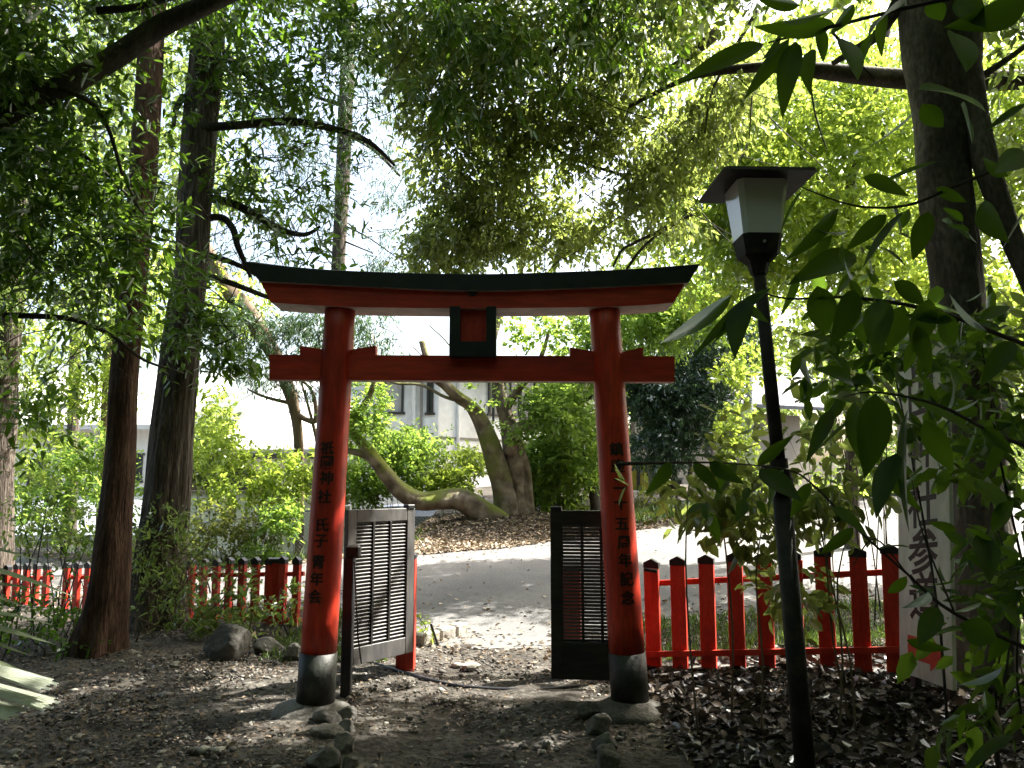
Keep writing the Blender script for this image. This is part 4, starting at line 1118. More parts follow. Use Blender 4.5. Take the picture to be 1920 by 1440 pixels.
# -- T5 slim conifer behind the torii
t5 = tree('slim_conifer', 'straight slim trunk rising behind the left end of the torii', [(617, 1060, 14.6, 32), (622, 900, 14.6, 30), (628, 700, 14.7, 28), (634, 500, 14.8, 26), (643, 330, 14.9, 26), (650, 150, 15, 25), (657, 0, 15.1, 24), (662, -150, 15.3, 20), (668, -500, 15.8, 10)], M['bark_grey'], 5, lump=.06, n=16)
limb(t5, [[(648, 200, 14.9, 8), (590, 180, 14.8, 6), (520, 150, 14.6, 3)], [(650, 250, 14.9, 9), (700, 280, 14.8, 7), (750, 330, 14.7, 4)], [(640, 420, 14.8, 4), (690, 445, 14.7, 3), (740, 480, 14.6, 2)], [(640, 450, 14.8, 4), (700, 475, 14.7, 2)], [(630, 480, 14.8, 5), (600, 450, 14.7, 4), (590, 390, 14.6, 2)], [(655, 60, 15, 7), (710, 110, 15, 5), (760, 180, 14.9, 3)]], M['bark_dark'], 240)
t5b = [blob(590, 130, 14.5, 90, 90, 1), blob(700, 170, 14.6, 70, 110, 1), blob(520, 250, 14.3, 90, 80, 1), blob(560, 380, 14.3, 70, 50, .7), blob(735, 330, 14.4, 40, 70, .6, 4000), blob(720, 470, 14.4, 42, 48, .6, 5200), blob(470, 470, 14.3, 60, 50, .8, 2000), blob(600, -60, 15, 200, 100, 1.6), blob(650, 300, 14.5, 90, 80, .9, 3000)]
foliage('crown', t5b, 24000, .10, L_NEEDLE, t5, 109, W=.13, per=12, gap=-.15, gscale=.9, tw=.4, droop=.9, flat=.1, tpl=KITE, hang=.8)
# -- dangling conifer spray under the top beam
t6 = tree('drooping_cedar', 'cedar with drooping sprays behind the torii and left of it', [(560, 1040, 17, 16), (562, 900, 17, 16), (556, 790, 16.8, 18), (526, 690, 16.6, 28), (470, 590, 16.5, 34), (430, 545, 16.4, 30), (395, 480, 16.3, 22), (340, 380, 16.2, 14)], M['bark_pale'], 6)
limb(t6, [[(520, 690, 16.6, 12), (570, 700, 16.5, 8), (620, 660, 16.4, 5)], [(545, 770, 16.8, 12), (590, 790, 16.7, 10), (585, 735, 16.6, 6), (555, 705, 16.5, 4)], [(560, 760, 16.8, 9), (500, 745, 16.6, 6), (465, 730, 16.4, 3)], [(600, 850, 16.8, 8), (583, 780, 16.7, 6), (565, 715, 16.6, 4)]], M['bark_pale'], 250)
t6b = [blob(460, 610, 16.4, 70, 50, .8), blob(560, 630, 16.4, 70, 34, .8, 1500), blob(700, 620, 16.6, 55, 45, .8), blob(740, 645, 16.5, 50, 40, .8), blob(500, 690, 16.3, 60, 26, .8, 900), blob(600, 600, 16.4, 90, 30, .8, 2600), blob(560, 715, 16.4, 70, 15, .6, 500), blob(700, 700, 16.4, 40, 40, .6, 1200)]
foliage('crown', t6b, 11000, .11, L_NEEDLE, t6, 110, W=.2, per=10, gap=-.1, gscale=.8, tw=.4, droop=1, flat=.2, tpl=KITE, hang=.7)

# -- the bent, mossy maple across the road
te = tree('mossy_maple', 'mossy twin-stemmed maple across the road with a limb bent low to the left', [(956, 990, 16.4, 50), (946, 930, 16.4, 40), (930, 870, 16.4, 38), (914, 820, 16.4, 34), (899, 783, 16.4, 30), (882, 760, 16.3, 23), (860, 745, 16.2, 24), (835, 722, 16.1, 20), (810, 700, 16.0, 14), (790, 640, 16, 10)], M['bark_moss'], 7, lump=.15, flute=.2, n=44, k=10, ridge=.03)
limb(te, [[(982, 1000, 16.5, 38), (978, 930, 16.5, 36), (968, 860, 16.5, 38), (954, 800, 16.5, 30), (942, 760, 16.5, 24), (934, 715, 16.5, 19), (920, 660, 16.5, 20), (935, 600, 16.5, 12), (960, 540, 16.5, 8)],
          [(992, 1000, 16.55, 20), (990, 940, 16.45, 20), (984, 880, 16.45, 20), (968, 830, 16.45, 20)],
          [(958, 850, 16.4, 26), (962, 815, 16.3, 22), (980, 800, 16.2, 20), (998, 796, 16.1, 17)],
          [(945, 770, 16.5, 18), (965, 738, 16.4, 16), (985, 712, 16.3, 14), (1010, 680, 16.2, 10), (1030, 620, 16.1, 6)],
          [(975, 1012, 16.4, 50), (940, 992, 16.25, 54), (905, 962, 16.1, 50), (868, 940, 16.0, 44), (830, 938, 15.9, 40), (785, 938, 15.8, 36), (748, 918, 15.7, 32), (725, 890, 15.6, 28), (700, 856, 15.5, 22), (680, 832, 15.5, 18), (655, 812, 15.5, 14), (625, 790, 15.5, 9)],
          [(712, 872, 15.6, 16), (680, 852, 15.5, 14), (645, 846, 15.5, 12), (590, 850, 15.4, 8)],
          [(655, 815, 15.5, 13), (668, 780, 15.4, 12), (690, 745, 15.3, 11), (702, 715, 15.3, 10), (705, 660, 15.3, 6)],
          [(880, 755, 16.3, 8), (835, 745, 16.1, 6), (790, 722, 16, 5), (740, 718, 15.9, 4), (700, 700, 15.8, 2)],
          [(845, 740, 16.2, 5), (838, 715, 16.1, 4), (850, 660, 16.0, 3), (805, 610, 16, 2)]], M['bark_moss'], 260, lump=.2, n=28)
te_b = [blob(935, 735, 16.0, 60, 22, .5, 500), blob(1030, 745, 16.2, 50, 40, .8, 2000), blob(670, 790, 15.4, 50, 50, .6, 2400), blob(690, 740, 15.3, 40, 30, .5, 900), blob(960, 806, 15.9, 30, 14, .3, 150), blob(1050, 770, 16.0, 60, 40, .7, 3000), blob(1000, 620, 16.2, 60, 40, .8, 1500)]
foliage('crown', te_b, 7500, .075, L_MAPLE, te, 111, W=.75, gap=-.05, gscale=.6, tw=.3, flat=.85, droop=.1)
# -- layered maple right of centre
tm = tree('green_maple', 'bright green layered maple behind the right torii pillar', [(1120, 990, 17.6, 22), (1110, 900, 17.6, 20), (1085, 820, 17.5, 17), (1070, 760, 17.4, 14), (1090, 680, 17.3, 10), (1120, 600, 17.2, 6)], M['bark_dark'], 8, n=12)
limb(tm, [[(1080, 800, 17.5, 9), (1040, 770, 17.3, 6), (1000, 760, 17.1, 3)], [(1075, 760, 17.4, 9), (1130, 730, 17.3, 7), (1200, 660, 17.2, 4)], [(1100, 650, 17.2, 6), (1060, 610, 17, 4)]], M['bark_dark'], 270)
tm_b = [blob(1090, 740, 17.2, 60, 50, 1), blob(1070, 650, 17, 60, 45, 1), blob(1110, 600, 17, 60, 45, 1), blob(1210, 610, 16.8, 90, 60, 1.2), blob(1090, 840, 17.2, 60, 70, 1), blob(1030, 850, 17.4, 60, 60, .9), blob(1290, 580, 16.8, 110, 60, 1.2), blob(1020, 750, 17, 40, 26, .6), blob(1040, 900, 17.6, 80, 50, .8)]
foliage('crown', tm_b, 26000, .085, L_MAPLE, tm, 112, W=.7, gap=-.3, gscale=.8, tw=.35, flat=.8, droop=.1)
# -- dark conifer right of the pillar
tc = tree('dark_conifer', 'dark bushy conifer right of the right torii pillar, before the tiled house', [(1262, 985, 21, 18), (1262, 850, 21, 16), (1260, 700, 21, 12), (1258, 600, 21, 8)], M['bark_dark'], 9, n=10)
foliage('crown', [blob(1250, 740, 20.6, 80, 50, 1.2), blob(1290, 780, 20.6, 80, 50, 1.2), blob(1240, 830, 20.6, 60, 50, 1), blob(1320, 730, 20.6, 70, 40, 1), blob(1210, 700, 20.6, 60, 60, 1), blob(1330, 640, 20.6, 80, 50, 1)], 34000, .12, L_CONIFER, tc, 113, W=.34, per=10, gap=-.7, gscale=.8, tw=.4, tpl=KITE, flat=.3, hang=.3)

# -- T7 big right trunk in two stems
t7 = tree('twin_trunk_tree', 'big dark two-stemmed trunk at right, behind the white sign', [(1848, 1330, 6.0, 170), (1838, 1200, 6.0, 120), (1836, 1050, 6.05, 104), (1832, 900, 6.1, 102), (1822, 780, 6.15, 100), (1806, 620, 6.2, 98), (1790, 500, 6.25, 92), (1774, 360, 6.3, 88), (1762, 220, 6.35, 88), (1750, 110, 6.4, 92), (1738, 10, 6.45, 84), (1722, -120, 6.5, 74), (1700, -500, 6.8, 50)], M['bark_right'], 10, lump=.11, flute=.2, n=60, k=14, ridge=.012)
limb(t7, [[(1770, 300, 6.35, 60), (1795, 180, 6.3, 62), (1808, 90, 6.3, 56), (1806, 0, 6.3, 52), (1800, -150, 6.35, 46), (1790, -500, 6.6, 34)],
          [(1808, 100, 6.3, 44), (1830, 220, 6.2, 44), (1846, 300, 6.15, 46), (1872, 380, 6.1, 42), (1900, 450, 6.05, 40), (1940, 540, 6.0, 38), (2000, 700, 5.95, 36)],
          [(1700, -20, 6.5, 30), (1650, 60, 6.6, 18), (1610, 90, 6.7, 14), (1560, 120, 6.8, 8)],
          [(1830, 150, 6.3, 14), (1890, 110, 6.2, 10), (1960, 60, 6.1, 6)]], M['bark_right'], 280, lump=.12, n=32)
t7b = [blob(1700, -380, 6.6, 700, 260, 2.2), blob(1500, -150, 6.8, 250, 110, 1.2), blob(2050, 100, 6.3, 150, 300, 1.2), blob(1880, 640, 5.6, 90, 60, .4, 5000), blob(1900, 560, 6.6, 60, 60, .5, 3000)]
foliage('crown', t7b, 16000, .10, L_MID, t7, 114, gap=-.2, W=.4)

# -- T8 the horizontal limb and the great hanging canopy in the centre
t8 = tree('canopy_tree', 'tree whose level limb crosses the upper right and whose leaves hang over the centre', [(2230, 1250, 9.2, 90), (2200, 800, 9.2, 74), (2160, 400, 9.2, 60), (2080, 190, 9.2, 46), (1960, 152, 9.1, 36), (1820, 150, 9.0, 36), (1700, 148, 9.0, 34), (1620, 142, 9.0, 31), (1540, 133, 9.0, 27), (1460, 126, 9.1, 20), (1400, 128, 9.2, 16), (1340, 135, 9.3, 13), (1280, 150, 9.5, 10), (1180, 200, 9.8, 6)], M['bark_dark'], 12, lump=.08, n=22)
limb(t8, [[(1345, 60, 9.8, 20), (1300, 100, 9.8, 16), (1255, 130, 9.9, 12), (1200, 150, 10, 7)], [(1250, 425, 10.5, 5), (1222, 440, 10.5, 6), (1190, 455, 10.5, 6), (1165, 470, 10.4, 5), (1150, 500, 10.4, 4)], [(1300, 400, 10.6, 6), (1240, 435, 10.5, 6), (1200, 470, 10.4, 6), (1175, 505, 10.4, 5)], [(1210, 340, 10.5, 7), (1080, 300, 10.5, 5), (1000, 250, 10.4, 4)], [(1420, 20, 9.5, 8), (1340, 160, 9.6, 5), (1320, 260, 9.6, 3)], [(1150, -40, 10, 16), (1080, 60, 10, 10), (960, 150, 10, 6)], [(1410, 180, 9, 3), (1405, 260, 9, 2)], [(1520, 160, 9, 4), (1530, 220, 9, 3), (1550, 280, 9, 2)]], M['bark_dark'], 290)
t8b = [blob(860, 120, 10, 130, 130, 1.2), blob(1000, 90, 10, 150, 130, 1.3), blob(1180, 70, 10, 150, 130, 1.3), blob(900, 280, 10.5, 130, 110, 1.2), blob(1060, 270, 10.5, 140, 110, 1.2), blob(1210, 260, 10.2, 130, 110, 1.2), blob(880, 420, 11, 90, 70, 1), blob(1010, 420, 11, 90, 60, 1), blob(1100, 400, 10.8, 90, 60, 1), blob(1240, 380, 10.5, 90, 60, 1), blob(1350, 180, 10, 90, 100, 1), blob(800, 60, 10, 90, 90, 1), blob(1000, -160, 9.8, 420, 120, 1.4, 60000)]
t8b = [b[:4] + (b[4] * .65,) + b[5:] for b in t8b]
foliage('crown', t8b, 60000, .088, [L_CANOPY], t8, 115, gap=-.35, gscale=.8, W=.42, tw=.35, droop=.8, hang=.35)
foliage('hanging_crown', [blob(850, 420, 10.6, 80, 80, .9), blob(930, 380, 10.6, 90, 90, 1), blob(800, 470, 10.6, 40, 40, .6, 3000)], 5500, .075, L_CANOPY, t8, 116, gap=-.3, gscale=.7, W=.42, droop=.8, hang=.4)
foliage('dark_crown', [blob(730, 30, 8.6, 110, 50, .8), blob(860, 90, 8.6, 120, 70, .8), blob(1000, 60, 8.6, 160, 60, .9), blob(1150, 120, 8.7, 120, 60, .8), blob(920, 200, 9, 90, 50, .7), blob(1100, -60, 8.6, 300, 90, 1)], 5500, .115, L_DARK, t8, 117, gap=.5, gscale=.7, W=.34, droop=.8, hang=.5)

twigs(t8, 601, t8b[:12], 150, M['bark_dark'], 'twigs', (.6, 1.6), .5, .006)
twigs(t4, 602, t4b[:7], 80, M['bark_dark'], 'twigs', (.4, 1.2), .2, .004)
twigs(t2, 603, t2b[:7], 70, M['bark_dark'], 'twigs', (.4, 1.2), .3, .005)
twigs(t6, 604, t6b, 50, M['bark_pale'], 'twigs', (.6, 1.6), .5, .007)
twigs(t5, 605, t5b, 70, M['bark_dark'], 'twigs', (.6, 1.6), .4, .006)
# -- backlit yellow-green trees, upper right
bt = [('backlit_tree', 'yellow-green sunlit tree filling the gap between the lamp and the big right trunk', [(1600, 1060, 13.5, 26), (1595, 700, 13.5, 22), (1592, 400, 13.5, 20), (1612, 240, 13.5, 18), (1640, 160, 13.6, 16), (1670, 20, 13.8, 12)], [blob(1450, 220, 13, 130, 120, 1.4), blob(1600, 330, 13, 130, 120, 1.4), blob(1450, 420, 13, 130, 100, 1.4), blob(1600, 520, 13.2, 120, 90, 1.3), blob(1650, 180, 13, 110, 110, 1.3), blob(1330, 330, 13, 110, 120, 1.3), blob(1350, 500, 13.3, 120, 70, 1.2)], 36000, 118),
      ('backlit_tree', 'yellow-green sunlit tree showing right of the big right trunk', [(1960, 1160, 11, 30), (1955, 600, 11, 26), (1940, 100, 11, 22)], [blob(1880, 180, 10.8, 120, 160, 1.0), blob(1900, 420, 10.8, 100, 130, 1.0), blob(1900, 600, 10.8, 110, 90, .9), blob(1700, 480, 11.5, 90, 120, 1)], 14000, 119),
      ('backlit_tree', 'pale green tree top between the top beam and the lamp head', [(1330, 1000, 24, 20), (1330, 700, 24, 18), (1320, 400, 24, 12)], [blob(1250, 480, 23, 140, 90, 2), blob(1400, 300, 23, 200, 150, 2.4), blob(1150, 560, 23, 110, 60, 1.5), blob(1500, 600, 23, 160, 90, 2), blob(1350, 80, 23, 240, 120, 2.4), blob(1650, 100, 23, 250, 150, 2.4), blob(1700, 400, 23, 200, 160, 2.4)], 24000, 120)]
for i, (nm, lb, path, bl, n, sd_) in enumerate(bt):
    r = tree(nm, lb, path, M['bark_grey'], 30 + i, n=12)
    foliage('crown', bl, n, .10 if i < 2 else .17, L_YEL, r, sd_, gap=-.45, gscale=1.1, W=.48, tw=.4, droop=.4, hang=.2)
# -- background trees at left
lt = [('background_tree', 'light green tree behind the two left trunks, upper part', [(190, 1030, 18, 24), (196, 880, 18, 22), (200, 760, 18, 18), (206, 600, 18, 14)], L_YEL, [blob(120, 700, 17, 130, 90, 1.6), blob(260, 560, 17, 120, 90, 1.5), blob(60, 850, 17, 100, 60, 1.2), blob(430, 560, 17, 70, 60, 1.2), blob(400, 790, 17, 34, 50, 1.0)], 11000, .12, 121, 'bark_pale'),
      ('background_tree', 'tall evergreen behind the two left trunks reaching the top of frame', [(130, 1060, 21, 22), (140, 700, 21, 20), (150, 300, 21, 16), (160, 0, 21, 10)], L_MID, [blob(150, 150, 20, 200, 150, 2.4), blob(330, 280, 20, 120, 140, 2), blob(60, 400, 20, 160, 130, 2), blob(300, 80, 20, 160, 100, 2), blob(250, 420, 20, 130, 100, 1.8), blob(420, 330, 20, 60, 120, 1.4, 5000)], 17000, .15, 122, 'bark_grey'),
      ('background_tree', 'feathery blue-green shrub tree beside the tiled shed at left', [(120, 1060, 15.5, 10), (118, 980, 15.5, 9), (130, 900, 15.5, 6)], L_MAPLE, [blob(130, 920, 15, 70, 70, .8), blob(60, 960, 14.5, 90, 50, .8), blob(230, 960, 15, 50, 60, .7), blob(170, 850, 15.2, 60, 40, .7)], 5500, .09, 123, 'bark_dark')]
for i, (nm, lb, path, lm, bl, n, L, sd_, bk) in enumerate(lt):
    r = tree(nm, lb, path, M[bk], 50 + i, n=12)
    foliage('crown', bl, n, L, lm, r, sd_, gap=-.25, gscale=1.1, W=.45, tw=.4, flat=.75)
# -- distant trees closing the horizon
for i, (px, d, h, wd, lb) in enumerate(((-60, 46, 700, 260, 'distant tree mass at far left beyond the grey house'), (380, 52, 790, 120, 'distant tree between the two left trunks and the torii'), (1240, 44, 560, 200, 'distant tree right of the torii, behind the conifer'), (1560, 44, 520, 240, 'distant tree behind the lamp post'), (1880, 44, 480, 260, 'distant tree at far right behind the big trunk'))):
    r = tree('distant_tree', lb, [(px, 960, d, 14), (px + 5, h + 40, d, 10)], M['bark_grey'], 70 + i, n=8)
    foliage('crown', [blob(px, (h + 900) / 2, d, wd, (900 - h) / 2, 3), blob(px + wd * .6, (h + 960) / 2, d, wd * .5, (880 - h) / 2.4, 3)], 6500, .34, L_MID, r, 130 + i, gap=-.6, W=.5, tw=.8, gscale=2)

# ================================================================ SHRUBS
def shrub(label, blobs, n, L, lm, seed, stems=10, gap=-.4, W=.5, flat=.6, gs=.5, name='shrub', cat='shrub', sm='bark_dark', tw=.25, droop=.1, hang=0.):
    b = blobs[0]; r = empty(name, (b[0], b[1], T(b[0], b[1])), label, cat)
    foliage('leaf_mass', blobs, n, L, lm, r, seed, gap=gap, W=W, flat=flat, gscale=gs, tw=tw, droop=droop, hang=hang)
    if stems:
        rg = random.Random(seed); lst = []
        for _ in range(stems):
            q = rg.choice(blobs); x0 = q[0] + rg.uniform(-.5, .5) * q[3]; y0 = q[1] + rg.uniform(-.4, .4) * q[4]; z0 = T(x0, y0) - .05
            x1 = q[0] + rg.uniform(-.8, .8) * q[3]; z1 = q[2] + rg.uniform(-.3, .8) * q[5]
            lst.append(([(x0, y0, z0), (x0 * .8 + x1 * .2 + rg.uniform(-.06, .06), y0, z0 + (z1 - z0) * .35), (x0 * .4 + x1 * .6 + rg.uniform(-.06, .06), y0 + rg.uniform(-.05, .05), z0 + (z1 - z0) * .7), (x1, y0 + rg.uniform(-.1, .1), z1)], [.008, .0065, .005, .002]))
        tubes('stem', lst, M[sm], r, 6, 3, .1, seed)
    return r
shrub('sunlit hedge behind the left picket fence, next to the left torii pillar', [blob(540, 910, 15.6, 60, 45, .7), blob(450, 920, 15.4, 70, 40, .7), blob(400, 850, 15.6, 50, 60, .7), blob(500, 870, 15.8, 50, 30, .6), blob(560, 870, 15.8, 40, 30, .5)], 5200, .085, L_YEL, 150, gap=-.1)
shrub('thin dark-leaved shrub on the chain-link fence at left', [blob(410, 990, 14.4, 60, 40, .4), blob(480, 980, 14.3, 60, 40, .4), blob(380, 1020, 14.3, 40, 30, .3)], 2400, .07, L_OLIVE, 151, gap=-.1)
shrub('round green sprout bush in front of the chain-link fence left of the pillar', [blob(525, 975, 14.0, 34, 28, .3), blob(490, 1045, 14.0, 40, 14, .3, 500)], 1300, .08, L_MAPLE, 152, 6)
shrub('green bushes behind the mossy bent limb', [blob(700, 880, 17.4, 60, 50, .7), blob(760, 870, 17.6, 60, 50, .7), blob(800, 840, 17.8, 45, 30, .6), blob(740, 830, 17.8, 50, 30, .6), blob(670, 920, 17.2, 50, 30, .6)], 13000, .075, L_MAPLE, 153, W=.5)
shrub('bright bush left of the maple stems', [blob(860, 890, 17.8, 50, 30, .6), blob(880, 860, 18, 30, 20, .5), blob(840, 910, 17.6, 60, 26, .6)], 6000, .07, L_YEL, 154)
shrub('clipped bush right of the maple stems', [blob(1040, 880, 18.4, 60, 50, .8), blob(1000, 900, 18.2, 40, 30, .6), blob(1070, 840, 18.6, 50, 50, .8)], 9500, .075, L_MAPLE, 155)
shrub('creepers hanging over the chain-link fence right of the maple', [blob(1020, 960, 18.2, 50, 30, .4), blob(1100, 955, 18.4, 60, 30, .4), blob(1200, 960, 19.0, 50, 26, .4), blob(1240, 980, 19.2, 40, 20, .3)], 8000, .06, L_OLIVE, 156, gap=-.5)
shrub('dark undergrowth on the ground at far left among the pickets', [blob(60, 1150, 7.6, 90, 40, .5), blob(110, 1190, 7.2, 70, 30, .4), blob(20, 1160, 7.2, 80, 50, .4), blob(150, 1080, 8.4, 50, 50, .4)], 900, .05, L_DARK, 157, W=.5)
shrub('leafy sprouts of the left undergrowth standing before the fence rails', [blob(60, 970, 8.2, 90, 60, .5), blob(140, 1000, 8.6, 60, 50, .4)], 500, .06, L_MID, 158, gap=-.1)
shrub('small bright green sprout by the kerb right of the grey gate door', [blob(797, 1165, 7.9, 14, 12, .08), blob(790, 1185, 7.9, 10, 10, .06)], 70, .05, L_YEL, 159, 3, -3, tw=.08)
shrub('low sprouts in front of the left picket fence', [blob(480, 1150, 8.0, 50, 26, .25), blob(430, 1130, 8.0, 50, 40, .3), blob(540, 1130, 8.1, 26, 40, .2, 500)], 600, .055, L_MID, 160, gap=-.2)
# middle-distance shrub between the right fence and the lamp
shrub('tall loose shrub in front of the right picket fence, behind the lamp pole', [blob(1330, 900, 5.2, 90, 60, .3), blob(1450, 860, 5.0, 80, 80, .3), blob(1540, 880, 5.0, 80, 80, .3), blob(1400, 960, 5.1, 90, 40, .3), blob(1560, 990, 5.0, 60, 40, .3), blob(1480, 1090, 5.2, 60, 60, .25, 2400), blob(1290, 920, 5.0, 40, 40, .2, 1200)], 1350, .088, L_CANOPY, 161, 6, -.6, W=.46, flat=.55, gs=.4, tw=.28, droop=.3, hang=.2, sm='bark_pale')
shrub('sunlit green bush across the road behind the lamp pole', [blob(1500, 780, 16.5, 110, 70, 1), blob(1600, 740, 16.5, 90, 90, 1), blob(1440, 850, 17, 80, 60, 1), blob(1560, 870, 17, 80, 50, 1), blob(1390, 800, 18, 40, 40, .6, 1500), blob(1440, 690, 17, 90, 45, 1), blob(1560, 670, 17, 110, 50, 1), blob(1680, 690, 17, 70, 60, 1)], 24000, .10, L_YEL, 162)
shrub('dark mass of leaves beside and above the sign, before the right trunk', [blob(1870, 650, 3.6, 90, 60, .3), blob(1880, 760, 3.5, 70, 60, .3), blob(1880, 900, 3.4, 70, 70, .3), blob(1885, 1040, 3.4, 70, 80, .3), blob(1890, 1190, 3.5, 60, 80, .3), blob(1690, 610, 3.8, 80, 30, .2), blob(1600, 720, 3.8, 50, 60, .25), blob(1840, 1330, 3.6, 60, 30, .2)], 950, .10, L_DARK, 163, 8, -.4, W=.46, gs=.5, tw=.3, hang=.2)
shrub('green foliage behind the upper part of the sign', [blob(1620, 650, 8.8, 100, 60, .7), blob(1640, 800, 9, 40, 90, .6), blob(1580, 640, 9, 90, 50, .6)], 2300, .085, L_MID, 164, 8, -.3)
shrub('fringe of shrubs on the far side of the road at far right', [blob(1700, 880, 23, 120, 50, 1), blob(1850, 860, 24, 120, 60, 1.2), blob(1600, 900, 22, 70, 34, .8)], 7000, .14, L_MID, 165)

# ================================================================ SHADE: unseen trees and crowns added behind and above the viewer
for i, (x, y, lb) in enumerate(((-5.5, -5.0, 'unseen tree added for shade behind the viewer to the left'), (5.2, -4.5, 'unseen tree added for shade behind the viewer to the right'), (0.5, -9.5, 'unseen tree added for shade straight behind the viewer'))):  # big-leaved trees added out of view to keep sky light off the gateway
    r = empty('added_shade_tree', (x, y, 0), lb, 'tree')
    tube('trunk', [(x, y, -.2), (x + .1, y, 2), (x + .1, y + .1, 6), (x, y, 11)], [.32, .24, .19, .08], M['bark_grey'], r, 16, 5, .08, 300 + i)
    bl = [(x, y + 1.5, 7.2, 4.6, 4.4, 1.4, 2), (x * .6, y + 2.5, 6, 3.4, 3.0, 1.0, 1), (x, y - 1, 3.2, 3.8, 1.6, 3.0, 1.6)]
    foliage('crown', bl, 16000, .25, L_DARK, r, 310 + i, gap=-.9, W=.55, tw=.7, gscale=2)
for i, (x, y) in enumerate(((-11, 2.5), (-11.5, -4), (-8, -11), (-1.5, -14), (5.5, -12), (11, -7), (12, -.5), (11, 5.0))):  # ring of dense crowns added out of view to dim the torii front
    r = empty('added_shade_ring_tree', (x, y, 0), 'unseen evergreen added for shade, %s counting round behind the viewer from the left' % ['first', 'second', 'third', 'fourth', 'fifth', 'sixth', 'seventh', 'eighth'][i], 'tree', 'unseen trees added for shade')
    tube('trunk', [(x, y, -.2), (x + .1, y, 3), (x - .1, y + .1, 9)], [.35, .25, .1], M['bark_grey'], r, 12, 5, .08, 340 + i)
    foliage('crown', [(x, y, 5.2, 4.2, 3.6, 5.0, 2)], 6500, .46, L_DARK, r, 350 + i, gap=-1.2, W=.6, tw=.9, gscale=3)
# out-of-view leaves added overhead to shade the path, hung on the canopy tree
foliage('added_shade_crown', [(1.5, 3.2, 6.6, 4.0, 2.6, .9, 1.2), (-3.0, 4.2, 6.6, 3.4, 2.4, .9, 1), (5.5, 6.2, 7.4, 3.2, 2.8, 1.0, 1), (1.2, 7.6, 8.6, 4.2, 2.0, .9, 1), (-6.5, 4.5, 8, 3.5, 4, .9, 1), (0, 1.5, 8.5, 5, 3.5, .9, 1.4), (3.7, 3.0, 5.6, 1.7, 1.3, .6, .8), (4.5, 5.2, 7.2, 2.6, 1.8, .8, 1.0)], 42000, .17, L_MID, t8, 330, gap=-.45, W=.5, tw=.5, gscale=1.6)

